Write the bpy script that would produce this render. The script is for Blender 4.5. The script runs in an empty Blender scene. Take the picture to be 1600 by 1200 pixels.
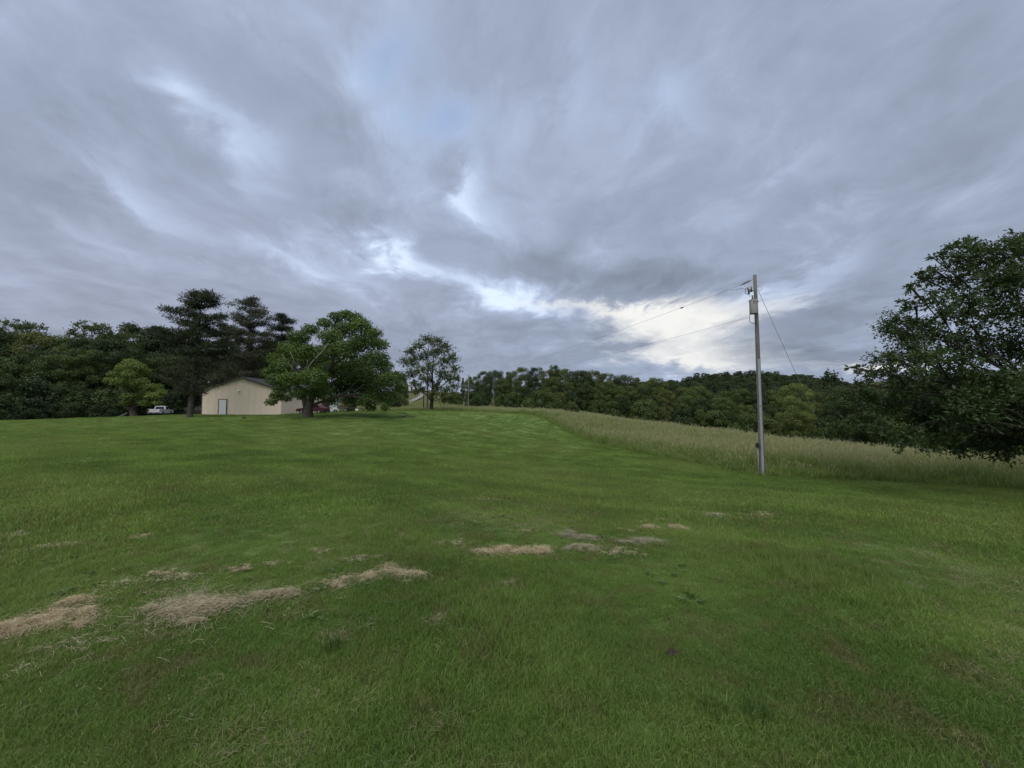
import bpy, bmesh, math, random
import numpy as np
from mathutils import Vector, Matrix

R = math.radians
scene = bpy.context.scene
C = scene.collection

# ------------------------------------------------------------------ camera
FPX, EYE = 603.0, 1.6                      # focal length in photo pixels, eye height
PITCH = math.atan(36.0 / FPX)
cam_d = bpy.data.cameras.new('camera')
cam_d.sensor_width = 36.0
cam_d.lens = 36.0 * FPX / 1600.0
cam_d.clip_start, cam_d.clip_end = 0.05, 6000.0
cam = bpy.data.objects.new('camera', cam_d)
cam.location = (0, 0, EYE)
cam.rotation_euler = (math.pi / 2 + PITCH, 0, 0)
C.objects.link(cam)
scene.camera = cam

# ------------------------------------------------------------------ exposure
scene.render.engine = 'CYCLES'
scene.view_settings.view_transform = 'Standard'
scene.view_settings.look = 'None'
scene.view_settings.exposure = 0.62
scene.view_settings.gamma = 1.0
scene.view_settings.use_curve_mapping = False
scene.cycles.max_bounces = 6
scene.cycles.diffuse_bounces = 3
scene.cycles.transmission_bounces = 4
scene.cycles.use_denoising = True
scene.cycles.denoiser = 'OPENIMAGEDENOISE'

# ------------------------------------------------------------------ node helper
class NT:
    def __init__(s, tree):
        s.t = tree; s.n = tree.nodes; s.l = tree.links
    def put(s, inp, v):
        if isinstance(v, bpy.types.NodeSocket): s.l.new(v, inp)
        elif v is not None: inp.default_value = v
    def m(s, op, a, b=None, c=None, clamp=False):
        n = s.n.new('ShaderNodeMath'); n.operation = op; n.use_clamp = clamp
        for i, v in enumerate((a, b, c)): s.put(n.inputs[i], v)
        return n.outputs[0]
    def v(s, op, a, b=None):
        n = s.n.new('ShaderNodeVectorMath'); n.operation = op
        s.put(n.inputs[0], a)
        if op == 'SCALE': s.put(n.inputs['Scale'], b)
        else: s.put(n.inputs[1], b)
        return n.outputs[0]
    def xyz(s, x, y, z=0.0):
        n = s.n.new('ShaderNodeCombineXYZ')
        for i, v in enumerate((x, y, z)): s.put(n.inputs[i], v)
        return n.outputs[0]
    def sep(s, v):
        n = s.n.new('ShaderNodeSeparateXYZ'); s.put(n.inputs[0], v); return n.outputs
    def noise(s, vec, scale, detail=4, rough=0.5, dist=0.0, out=0):
        n = s.n.new('ShaderNodeTexNoise')
        s.put(n.inputs['Vector'], vec)
        n.inputs['Scale'].default_value = scale; n.inputs['Detail'].default_value = detail
        n.inputs['Roughness'].default_value = rough; n.inputs['Distortion'].default_value = dist
        return n.outputs[out]
    def ramp(s, f, stops, interp='LINEAR'):
        n = s.n.new('ShaderNodeValToRGB'); r = n.color_ramp; r.interpolation = interp
        while len(r.elements) > 1: r.elements.remove(r.elements[-1])
        r.elements[0].position = stops[0][0]
        r.elements[0].color = (*stops[0][1], 1)
        for p, c in stops[1:]:
            r.elements.new(p).color = (*c, 1)
        s.put(n.inputs[0], f)
        return n.outputs[0]
    def mix(s, f, a, b, mode='MIX'):
        n = s.n.new('ShaderNodeMix'); n.data_type = 'RGBA'; n.blend_type = mode; n.clamp_factor = True
        s.put(n.inputs[0], f)
        for i, v in ((6, a), (7, b)):
            s.put(n.inputs[i], (*v, 1) if isinstance(v, tuple) and len(v) == 3 else v)
        return n.outputs[2]
    def rng(s, v, a, b, c=0.0, d=1.0, smooth=False):
        n = s.n.new('ShaderNodeMapRange')
        if smooth: n.interpolation_type = 'SMOOTHSTEP'
        s.put(n.inputs[0], v)
        for i, x in zip((1, 2, 3, 4), (a, b, c, d)): n.inputs[i].default_value = x
        return n.outputs[0]

# ------------------------------------------------------------------ sky: a broken evening overcast
SUN_EL, SUN_ROT = R(60), R(195)            # soft light from high up, a little behind the viewer
world = bpy.data.worlds.new('World'); scene.world = world
world.use_nodes = True
world.cycles.sampling_method = 'NONE'
world.node_tree.nodes.clear()
W = NT(world.node_tree)
tc = W.n.new('ShaderNodeTexCoord')
d = W.v('NORMALIZE', tc.outputs['Generated'])
dx, dy, dz = W.sep(d)[:3]
up = W.m('MAXIMUM', dz, 0.0)
inv = W.m('DIVIDE', 1.0, W.m('ADD', up, 0.22))
qx, qy = W.m('MULTIPLY', dx, inv), W.m('MULTIPLY', dy, inv)
q = W.xyz(W.m('ADD', W.m('MULTIPLY', qx, 0.95), W.m('MULTIPLY', qy, 0.18)), W.m('SUBTRACT', W.m('MULTIPLY', qy, 0.95), W.m('MULTIPLY', qx, 0.2)), 3.7)
wv = W.v('SUBTRACT', W.noise(q, 1.3, 3, 0.55, 0, 1), (0.5, 0.5, 0.5))
qw = W.v('ADD', q, W.v('SCALE', wv, 0.55))
n_big = W.noise(qw, 0.9, 2, 0.48)
n_mid = W.noise(qw, 3.0, 6, 0.60)
n_fine = W.noise(W.v('MULTIPLY', qw, (1.0, 0.55, 1.0)), 9.0, 4, 0.62)
tone = W.m('ADD', W.m('MULTIPLY', W.m('SUBTRACT', n_big, 0.5), 0.42),
           W.m('ADD', W.m('MULTIPLY', W.m('SUBTRACT', n_mid, 0.5), 0.64),
               W.m('MULTIPLY', W.m('SUBTRACT', n_fine, 0.5), 0.30)))
tone = W.m('ADD', tone, 0.41)
# the thin places and heavy places of this evening's cloud deck, by direction
ys = W.m('MAXIMUM', dy, 0.04)
uu, vv = W.m('DIVIDE', dx, ys), W.m('DIVIDE', dz, ys)
wx, wy = W.sep(wv)[:2]
mid0, fin0 = W.m('SUBTRACT', n_mid, 0.5), W.m('SUBTRACT', n_fine, 0.5)
fade = W.m('ADD', 0.35, W.m('MINIMUM', W.m('MULTIPLY', W.m('MAXIMUM', vv, 0.0), 1.1), 0.75))
uw = W.m('ADD', uu, W.m('ADD', W.m('MULTIPLY', wx, 0.30), W.m('ADD', W.m('MULTIPLY', mid0, 0.22), W.m('MULTIPLY', fin0, 0.16))))
vw = W.m('ADD', vv, W.m('MULTIPLY', fade, W.m('ADD', W.m('MULTIPLY', wy, 0.22), W.m('SUBTRACT', W.m('MULTIPLY', mid0, 0.18), W.m('MULTIPLY', fin0, 0.14)))))
uv = W.xyz(uw, vw, 0.0)
front = W.rng(dy, 0.04, 0.30, 0, 1, True)
def total(lst):
    acc = 0.0
    for px, py, sx, sy, ang, amp in lst:
        mp = W.n.new('ShaderNodeMapping'); mp.vector_type = 'TEXTURE'
        W.put(mp.inputs[0], uv)
        mp.inputs[1].default_value = ((px - 800) / FPX, -(py - 636) / FPX, 0)
        mp.inputs[2].default_value = (0, 0, -R(ang))
        mp.inputs[3].default_value = (sx / FPX, sy / FPX, 1)
        dt = W.n.new('ShaderNodeVectorMath'); dt.operation = 'DOT_PRODUCT'
        W.put(dt.inputs[0], mp.outputs[0]); W.put(dt.inputs[1], mp.outputs[0])
        acc = W.m('MULTIPLY_ADD', W.m('POWER', 1 / math.e, dt.outputs['Value']), amp, acc)
    return W.m('MULTIPLY', acc, front)
light = total([
    (245, 105, 60, 22, 45, .30), (345, 180, 95, 20, 36, .27), (1215, 482, 70, 30, -10, .22), (590, 60, 60, 75, 60, .22), (560, 90, 30, 30, 0, .12),
    (690, 165, 60, 75, 70, .34), (765, 285, 24, 75, -20, .30), (612, 395, 40, 34, 0, .36), (690, 430, 140, 26, 20, .38),
    (810, 474, 130, 22, 12, .34), (480, 415, 110, 20, 22, .24), (180, 260, 110, 26, 38, .15), (90, 335, 80, 18, 25, .14),
    (240, 320, 90, 22, 35, .14), (300, 430, 220, 24, 12, .10), (1265, 440, 110, 30, -28, .22), (1340, 325, 60, 22, -15, .16),
    (930, 90, 34, 90, 5, .16), (1090, 110, 34, 50, -20, .14), (1260, 250, 50, 20, -20, .12), (835, 330, 70, 50, 0, .12),
    (960, 400, 60, 30, -35, .14), (420, 230, 40, 60, 0, .08), (820, 200, 60, 120, 10, .10),
    (950, 425, 190, 32, 3, -.30), (1290, 500, 120, 30, -8, -.22), (1250, 553, 120, 13, 0, -.24), (850, 560, 190, 26, 6, -.10),
    (900, 520, 90, 16, 4, -.10), (530, 310, 80, 40, 20, -.18), (90, 290, 110, 50, 15, -.14), (450, 130, 170, 60, 40, -.12),
    (60, 90, 90, 90, 0, -.08), (1420, 270, 220, 50, -10, -.10), (1200, 370, 140, 34, 5, -.10), (330, 250, 80, 24, 35, -.10),
    (400, 340, 90, 22, 15, -.10), (1450, 120, 200, 80, 0, -.04)])
gap = total([(1070, 526, 130, 40, 6, .95), (950, 488, 150, 14, 5, .75), (1120, 486, 80, 26, -6, .55), (1110, 564, 80, 12, 2, .6),
             (1370, 570, 105, 9, 0, .95), (1225, 480, 70, 18, -15, .42)])
blue = total([(600, 55, 60, 70, 60, .7), (695, 160, 70, 70, 70, .75), (880, 60, 80, 60, 0, .3), (720, 60, 80, 60, 0, .3), (1080, 90, 60, 60, 0, .25)])
tone = W.m('ADD', tone, W.m('MULTIPLY', light, 1.0), None, True)
cloud = W.ramp(tone, [(0.0, (.138, .165, .215)), (.28, (.190, .223, .292)), (.46, (.236, .277, .366)), (.70, (.322, .384, .508)), (1.0, (.51, .60, .74))])
low = W.rng(dz, 0.02, 0.55, 1.0, 0.0, True)
west = W.rng(dx, -0.75, 0.25, 1.0, 0.0, True)
cloud = W.mix(W.m('MULTIPLY', low, W.m('MULTIPLY', west, 0.55)), cloud, W.mix(1.0, cloud, (1.16, 1.04, 1.0), 'MULTIPLY'))
sky = W.n.new('ShaderNodeTexSky'); sky.sky_type = 'NISHITA'; sky.sun_disc = False
sky.sun_elevation = SUN_EL; sky.sun_rotation = SUN_ROT
clear = W.v('SCALE', sky.outputs[0], 0.10)
open_sky = W.mix(0.35, clear, (.30, .42, .64))
col = W.mix(W.m('MULTIPLY', blue, W.rng(tone, .42, .80)), cloud, open_sky)
gapf = W.rng(W.m('ADD', gap, W.m('MULTIPLY', W.m('SUBTRACT', n_mid, .5), .8)), 0.05, 1.2, 0, 1, True)
gapf = W.m('MULTIPLY', gapf, W.m('MINIMUM', W.m('MULTIPLY', gap, 4.0), 1.0))
col = W.mix(gapf, col, (.60, .602, .585))
bg = W.n.new('ShaderNodeBackground'); W.put(bg.inputs['Color'], col); bg.inputs['Strength'].default_value = 1.0
wo = W.n.new('ShaderNodeOutputWorld'); W.l.new(bg.outputs[0], wo.inputs[0])

# ------------------------------------------------------------------ sun: fully diffused by the cloud
sun_d = bpy.data.lights.new('sun', 'SUN'); sun_d.energy = 1.5; sun_d.angle = R(70); sun_d.color = (1.0, .97, .92)
sun = bpy.data.objects.new('sun', sun_d); C.objects.link(sun)
sd = Vector((math.sin(SUN_ROT) * math.cos(SUN_EL), math.cos(SUN_ROT) * math.cos(SUN_EL), math.sin(SUN_EL)))
sun.rotation_euler = sd.to_track_quat('Z', 'Y').to_euler()

# ================================================================== terrain
def at(px, py, Y):                          # the point at distance Y ahead seen at photo pixel (px, py)
    return ((px - 800) / FPX * Y, Y, EYE - (py - 636) / FPX * Y)
_ctl = [(0, 0, 0), (-3, 3, 0), (3, 3, -.05), (0, 5, -.12), (-6, 6, .02), (7, 6, -.35), (-8, -8, 0), (8, -8, -.3), (0, -12, 0),
        (-14, 12, -.02), (-30, 20, 0), (-12, 24, -.25), (0, 14, -.78), (0, 24, -.95), (0, 35, -.62), (-14, 38, .0), (-30, 42, .15),
        (-60, 48, .0), (-90, 60, -.1), (-60, 66, .1), (-80, 90, 0), (-45, 30, 0), (-45, 0, 0), (-100, 0, 0),
        (-44.1, 54, .5), (-32.8, 54, .5), (-32.8, 74, .6), (-44, 74, .6), (-38, 64, .55),
        (10.9, 17, -1.39), (18.6, 14, -1.45), (14, 8, -1.0), (26, 6, -1.8),
        at(1000, 708, 24), at(920, 690, 32), at(880, 672, 42), at(850, 655, 52), at(830, 648, 58), at(780, 645, 62), at(700, 642, 66),
        at(640, 642, 66), at(560, 643, 62), at(590, 645, 54), at(700, 655, 52), at(800, 660, 46),
        at(1200, 685, 35)[:2] + (-2.15,), at(1300, 697, 30)[:2] + (-2.35,), at(1400, 706, 27)[:2] + (-2.3,), at(1560, 722, 22)[:2] + (-2.2,),
        at(1000, 657, 60)[:2] + (-1.35,), at(1100, 668, 50)[:2] + (-1.95,), at(880, 646, 72)[:2] + (-.2,),
        at(1000, 657, 110)[:2] + (-3.2,), at(1100, 668, 105)[:2] + (-4.6,), at(1240, 690, 92)[:2] + (-7.2,), at(1320, 697, 84)[:2] + (-8.0,),
        at(1450, 703, 75)[:2] + (-8.5,), at(1600, 703, 66)[:2] + (-8.0,), at(1240, 690, 60)[:2] + (-4.6,),
        (18, 108, .2), (0, 112, .9), (-33, 100, 1.9), (-37, 150, 5.8), (-44, 185, 9.6), (-18, 130, 3.4), (-5, 140, 2.6), (-60, 120, 2.5),
        (60, 170, -6), (0, 200, 5), (120, 120, -9), (120, 20, -8), (60, 0, -4), (40, -30, -2), (-40, -40, 0), (-120, 180, 4),
        (0, 320, 6), (160, 300, -4), (-200, 320, 6), (300, 120, -8), (-300, 60, 0), (300, 420, 4), (0, 600, 6), (-420, 420, 8), (420, 0, -8), (-300, -150, 0), (200, -150, -4)]
_ctl = np.array(_ctl, float)
def _phi(r2):
    return 0.5 * r2 * np.log(np.maximum(r2, 1e-9))
def _warp(x, y):                            # compress far distances so that the spline stays tame out there
    r = np.hypot(x, y) + 1e-9
    k = np.where(r > 80, (80 + 60 * np.log1p((np.maximum(r, 80) - 80) / 60)) / r, 1.0)
    return x * k / 20, y * k / 20
_cx, _cy = _warp(_ctl[:, 0], _ctl[:, 1])
_n = len(_cx)
_A = np.zeros((_n + 3, _n + 3))
_A[:_n, :_n] = _phi((_cx[:, None] - _cx) ** 2 + (_cy[:, None] - _cy) ** 2) + np.eye(_n) * 0.004
_A[:_n, _n] = 1; _A[:_n, _n + 1] = _cx; _A[:_n, _n + 2] = _cy
_A[_n:, :_n] = _A[:_n, _n:].T
_w = np.linalg.solve(_A, np.r_[_ctl[:, 2], 0, 0, 0])
def ground(x, y):
    x, y = np.asarray(x, float), np.asarray(y, float)
    sh = x.shape; x, y = x.ravel(), y.ravel()
    u, v = _warp(x, y)
    z = np.empty_like(u)
    for i in range(0, len(u), 20000):
        s = slice(i, i + 20000)
        z[s] = _phi((u[s, None] - _cx) ** 2 + (v[s, None] - _cy) ** 2) @ _w[:_n] + _w[_n] + _w[_n + 1] * u[s] + _w[_n + 2] * v[s]
    r = np.hypot(x, y)
    z += np.clip(r / 6, 0, 1) * (.020 * np.sin(x * 1.7 + y * .6) * np.sin(y * 1.3 - x * .4) + .035 * np.sin(x * .43 + 1.2) * np.sin(y * .51 + .3))
    return z.reshape(sh)
def gz(x, y): return float(ground(np.array([x]), np.array([y]))[0])
def hit(px, py):                            # where the sight line through a photo pixel meets the ground
    dx, dz = (px - 800) / FPX, -(py - 636) / FPX
    t = np.exp(np.linspace(math.log(1.0), math.log(120), 1500))
    z = EYE + dz * t - ground(dx * t, t)
    i = int(np.argmax(z < 0)) or len(t) - 1
    return Vector((dx * t[i], t[i], 0))

# edge between the mown lawn and the tall meadow, from the far left round to the right
EDGE = [(-400, 150), (-120, 100), (-70, 84), (-40, 80), (-30, 76), (-27, 66)] + [at(*p)[:2] for p in
        ((590, 641, 66), (640, 641, 67), (700, 641, 67), (780, 645, 62.5), (830, 648, 58), (850, 655, 52), (880, 672, 42), (920, 690, 32), (1000, 708, 24.3), (1100, 727, 19.6))] + \
       [(10.6, 17.6), (14, 15.9), (18.6, 14.6), (26, 13.2), (60, 10), (300, 0)]
EDGE = np.array(EDGE)
_th = np.degrees(np.arctan2(EDGE[:, 0], EDGE[:, 1])); _rr = np.hypot(EDGE[:, 0], EDGE[:, 1])
_o = np.argsort(_th)
def edge_r(x, y):
    return np.interp(np.degrees(np.arctan2(x, y)), _th[_o], _rr[_o])
def meadow_d(x, y):                         # > 0 inside the meadow (roughly metres from its edge, along the sight line)
    e = np.hypot(x, y) - edge_r(x, y) + .25 * np.sin(x * 1.9 + y) + .15 * np.sin(y * 3.1)
    return np.where(y > -5, e, -50)

# ================================================================== mesh helpers
def link(o, parent=None):
    C.objects.link(o)
    if parent: o.parent = parent
    return o
def tag(o, label=None, cat=None, group=None, kind=None):
    if label: o['label'] = label
    if cat: o['category'] = cat
    if group: o['group'] = group
    if kind: o['kind'] = kind
    return o
def empty(name, loc, rz=0.0):
    o = bpy.data.objects.new(name, None); o.location = loc; o.rotation_euler = (0, 0, rz); o.empty_display_size = .3
    return link(o)
def fast_mesh(name, V, F, mat=None, smooth=False, attrs=None):
    """V (n,3), F (m,k) arrays -> mesh; attrs: {name: (domain, values)}"""
    me = bpy.data.meshes.new(name)
    V = np.ascontiguousarray(V, np.float32); F = np.ascontiguousarray(F, np.int32)
    m, k = F.shape
    me.vertices.add(len(V)); me.vertices.foreach_set('co', V.ravel())
    me.loops.add(m * k); me.loops.foreach_set('vertex_index', F.ravel())
    me.polygons.add(m); me.polygons.foreach_set('loop_start', np.arange(0, m * k, k, dtype=np.int32))
    try: me.polygons.foreach_set('loop_total', np.full(m, k, np.int32))
    except Exception: pass
    me.polygons.foreach_set('use_smooth', np.full(m, smooth, bool))
    for an, (dom, val) in (attrs or {}).items():
        a = me.attributes.new(an, 'FLOAT', dom); a.data.foreach_set('value', np.ascontiguousarray(val, np.float32))
    me.update(calc_edges=True)
    if mat: me.materials.append(mat)
    return me
class MB:
    def __init__(s): s.V = []; s.F = []
    def add(s, vs, fs):
        b = len(s.V); s.V += [tuple(v) for v in vs]; s.F += [tuple(i + b for i in f) for f in fs]; return s
    def box(s, x0, x1, y0, y1, z0, z1):
        return s.add([(x0, y0, z0), (x1, y0, z0), (x1, y1, z0), (x0, y1, z0), (x0, y0, z1), (x1, y0, z1), (x1, y1, z1), (x0, y1, z1)],
                     [(0, 3, 2, 1), (4, 5, 6, 7), (0, 1, 5, 4), (1, 2, 6, 5), (2, 3, 7, 6), (3, 0, 4, 7)])
    def hull8(s, lo, hi):                    # two quads of four corners each
        return s.add(list(lo) + list(hi), [(0, 3, 2, 1), (4, 5, 6, 7), (0, 1, 5, 4), (1, 2, 6, 5), (2, 3, 7, 6), (3, 0, 4, 7)])
    def prism(s, pts, axis, a, b):           # polygon extruded along an axis; pts are the other two coordinates
        n = len(pts)
        def P(p, t): return {'x': (t, p[0], p[1]), 'y': (p[0], t, p[1]), 'z': (p[0], p[1], t)}[axis]
        return s.add([P(p, a) for p in pts] + [P(p, b) for p in pts],
                     [tuple(range(n))[::-1], tuple(range(n, 2 * n))] + [(i, (i + 1) % n, n + (i + 1) % n, n + i) for i in range(n)])
    def tube(s, pts, rad, seg=8, cap=True):
        pts = [Vector(p) for p in pts]
        rad = list(rad) if hasattr(rad, '__len__') else [rad] * len(pts)
        rings = []; ref = None
        for i, p in enumerate(pts):
            t = (pts[min(i + 1, len(pts) - 1)] - pts[max(i - 1, 0)]).normalized()
            if ref is None: ref = t.orthogonal().normalized()
            ref = (ref - t * ref.dot(t)); ref = ref.normalized() if ref.length > 1e-6 else t.orthogonal().normalized()
            bi = t.cross(ref)
            rings.append([p + (ref * math.cos(2 * math.pi * k / seg) + bi * math.sin(2 * math.pi * k / seg)) * rad[i] for k in range(seg)])
        vs = [v for r in rings for v in r]
        fs = [(i * seg + k, i * seg + (k + 1) % seg, (i + 1) * seg + (k + 1) % seg, (i + 1) * seg + k) for i in range(len(pts) - 1) for k in range(seg)]
        if cap: fs += [tuple(range(seg))[::-1], tuple(range((len(pts) - 1) * seg, len(pts) * seg))]
        return s.add(vs, fs)
    def mesh(s, name, mat, smooth=False, bevel=0):
        me = bpy.data.meshes.new(name); me.from_pydata(s.V, [], s.F)
        bm = bmesh.new(); bm.from_mesh(me)
        bmesh.ops.recalc_face_normals(bm, faces=bm.faces)
        if bevel: bmesh.ops.bevel(bm, geom=list(bm.edges), offset=bevel, segments=2, affect='EDGES', clamp_overlap=True)
        bm.to_mesh(me); bm.free()
        if smooth: me.polygons.foreach_set('use_smooth', [True] * len(me.polygons))
        if mat: me.materials.append(mat)
        return me
    def build(s, name, mat, parent=None, smooth=False, bevel=0):
        return link(bpy.data.objects.new(name, s.mesh(name, mat, smooth, bevel)), parent)

# ================================================================== materials
def mat(name, fn):
    m = bpy.data.materials.new(name); m.use_nodes = True; m.node_tree.nodes.clear()
    T = NT(m.node_tree); sh = fn(T)
    o = T.n.new('ShaderNodeOutputMaterial'); T.l.new(sh, o.inputs[0]); return m
def princ(T, col, rough=.7, metal=0.0, bump=None, spec=.35, bdist=.02, bstr=.6):
    p = T.n.new('ShaderNodeBsdfPrincipled')
    T.put(p.inputs['Base Color'], (*col, 1) if isinstance(col, tuple) and len(col) == 3 else col)
    T.put(p.inputs['Roughness'], rough); p.inputs['Metallic'].default_value = metal
    p.inputs['Specular IOR Level'].default_value = spec
    if bump is not None:
        b = T.n.new('ShaderNodeBump'); b.inputs['Strength'].default_value = bstr; b.inputs['Distance'].default_value = bdist
        T.put(b.inputs['Height'], bump); T.l.new(b.outputs[0], p.inputs['Normal'])
    return p.outputs[0]
def pos(T): return T.n.new('ShaderNodeNewGeometry').outputs['Position']
def obj_co(T): return T.n.new('ShaderNodeTexCoord').outputs['Object']
def attr(T, name, out='Fac'):
    a = T.n.new('ShaderNodeAttribute'); a.attribute_name = name; return a.outputs[out]
def obj_rand(T): return T.n.new('ShaderNodeObjectInfo').outputs['Random']
def painted(name, col, rough=.45, spec=.4, metal=0.0, dirt=.12, scale=6):
    def f(T):
        n = T.noise(obj_co(T), scale, 6, .6)
        c = T.mix(T.rng(n, .35, .75, 0, dirt * 2), col, tuple(x * .62 for x in col))
        return princ(T, c, rough, metal, None, spec)
    return mat(name, f)

def lawn_colour(T):
    p = pos(T)
    flat = T.v('MULTIPLY', p, (1, 1, 0))
    big = T.noise(flat, .11, 3, .5); mid = T.noise(flat, .55, 4, .55); fin = T.noise(flat, 2.6, 4, .6)
    c = T.mix(T.rng(mid, .36, .66, 0, 1, True), (.108, .192, .044), (.182, .278, .070))
    c = T.mix(T.rng(big, .38, .64, 0, .75, True), c, (.206, .278, .084))
    wob = T.v('ADD', flat, T.v('SCALE', T.noise(flat, .06, 2, .5, 0, 1), 9.0))
    mow = T.m('SINE', T.m('MULTIPLY', T.m('ADD', T.m('MULTIPLY', T.sep(wob)[0], .55), T.m('MULTIPLY', T.sep(wob)[1], .84)), 3.3))
    c = T.mix(T.m('MULTIPLY_ADD', mow, .5, .5), c, T.mix(1.0, c, (1.16, 1.13, 1.10), 'MULTIPLY'))
    dry = T.m('MULTIPLY', T.rng(fin, .46, .68, 0, 1, True), T.rng(mid, .36, .62, 1, .14, True))
    return T.mix(T.m('MULTIPLY', dry, .66), c, (.200, .175, .086)), fin
def f_ground(T):
    c, fin = lawn_colour(T)
    p = pos(T); flat = T.v('MULTIPLY', p, (1, 1, 0))
    gr = T.noise(flat, 38, 5, .7)
    soil = T.mix(T.rng(gr, .3, .7), T.mix(1.0, c, (.50, .50, .50), 'MULTIPLY'), c)
    md = T.noise(flat, .8, 4, .6)
    mead = T.mix(md, (.080, .090, .032), (.130, .122, .058))
    col = T.mix(attr(T, 'meadow'), soil, mead)
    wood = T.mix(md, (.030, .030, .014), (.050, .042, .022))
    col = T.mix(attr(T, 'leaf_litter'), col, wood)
    return princ(T, col, .95, 0, gr, .1, .05, .8)
M_ground = mat('lawn_ground', f_ground)
def leafy(name, col_lo, col_hi, trans=.35, use_lawn=False, gloss=.02, dry=None):
    def f(T):
        t = attr(T, 'tint')
        if use_lawn:
            c, _ = lawn_colour(T)
            c = T.mix(1.0, c, T.mix(t, (.72, .74, .70), (1.42, 1.34, 1.30)), 'MULTIPLY')
            c = T.mix(T.rng(t, .86, .94, 0, .75), c, (.235, .200, .105))
        else:
            c = T.mix(t, col_lo, col_hi)
            c = T.mix(1.0, c, T.mix(obj_rand(T), (.80, .86, .84), (1.22, 1.14, 1.06)), 'MULTIPLY')
        if dry: c = T.mix(attr(T, 'dry'), c, dry)
        d_ = T.n.new('ShaderNodeBsdfDiffuse'); T.put(d_.inputs[0], c)
        tr = T.n.new('ShaderNodeBsdfTranslucent'); T.put(tr.inputs[0], T.mix(1.0, c, (1.1, 1.15, .7), 'MULTIPLY'))
        mx = T.n.new('ShaderNodeMixShader'); mx.inputs[0].default_value = trans
        T.l.new(d_.outputs[0], mx.inputs[1]); T.l.new(tr.outputs[0], mx.inputs[2])
        gl = T.n.new('ShaderNodeBsdfGlossy'); gl.inputs['Roughness'].default_value = .42; gl.inputs[0].default_value = (.8, .85, .9, 1)
        m2 = T.n.new('ShaderNodeMixShader'); m2.inputs[0].default_value = gloss
        T.l.new(mx.outputs[0], m2.inputs[1]); T.l.new(gl.outputs[0], m2.inputs[2])
        return m2.outputs[0]
    return mat(name, f)
def f_bark(lo, hi, sc=3.0):
    def f(T):
        c = T.v('MULTIPLY', obj_co(T), (sc, sc, sc * .28))
        n = T.noise(c, 3.0, 6, .65, .4)
        return princ(T, T.mix(T.rng(n, .3, .7), lo, hi), .95, 0, n, .1, .05, .9)
    return f
M_bark = mat('bark_grey', f_bark((.045, .038, .030), (.150, .130, .108)))
M_bark_dk = mat('bark_dark', f_bark((.025, .021, .017), (.080, .068, .056)))
M_bark_pine = mat('bark_pine', f_bark((.040, .033, .028), (.125, .105, .090)))
M_dead = mat('dead_wood', f_bark((.12, .115, .10), (.30, .285, .255)))

# ================================================================== the ground sheet
def axis_pts(neg, posi, n, k):
    t = np.linspace(-1, 1, n)
    return np.where(t < 0, neg * np.sinh(k * -t) / np.sinh(k), posi * np.sinh(k * t) / np.sinh(k))
gx = axis_pts(-2200, 2200, 300, 6.4); gy = axis_pts(-300, 3200, 360, 6.6)
X, Y = np.meshgrid(gx, gy)
Z = ground(X, Y)
far = np.clip((np.hypot(X, Y) - 500) / 800, 0, 1)
Z = Z * (1 - far) + 2.0 * far
nx, ny = len(gx), len(gy)
I = np.arange(nx * ny).reshape(ny, nx)
F = np.stack([I[:-1, :-1], I[:-1, 1:], I[1:, 1:], I[1:, :-1]], -1).reshape(-1, 4)
Vg = np.stack([X, Y, Z], -1).reshape(-1, 3)
md = meadow_d(Vg[:, 0], Vg[:, 1])
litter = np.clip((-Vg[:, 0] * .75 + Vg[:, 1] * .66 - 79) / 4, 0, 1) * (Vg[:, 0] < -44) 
gme = fast_mesh('ground', Vg, F, M_ground, True, {'meadow': ('POINT', np.clip(md / .8, 0, 1)), 'leaf_litter': ('POINT', litter)})
tag(link(bpy.data.objects.new('ground', gme)), kind='structure')

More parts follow.
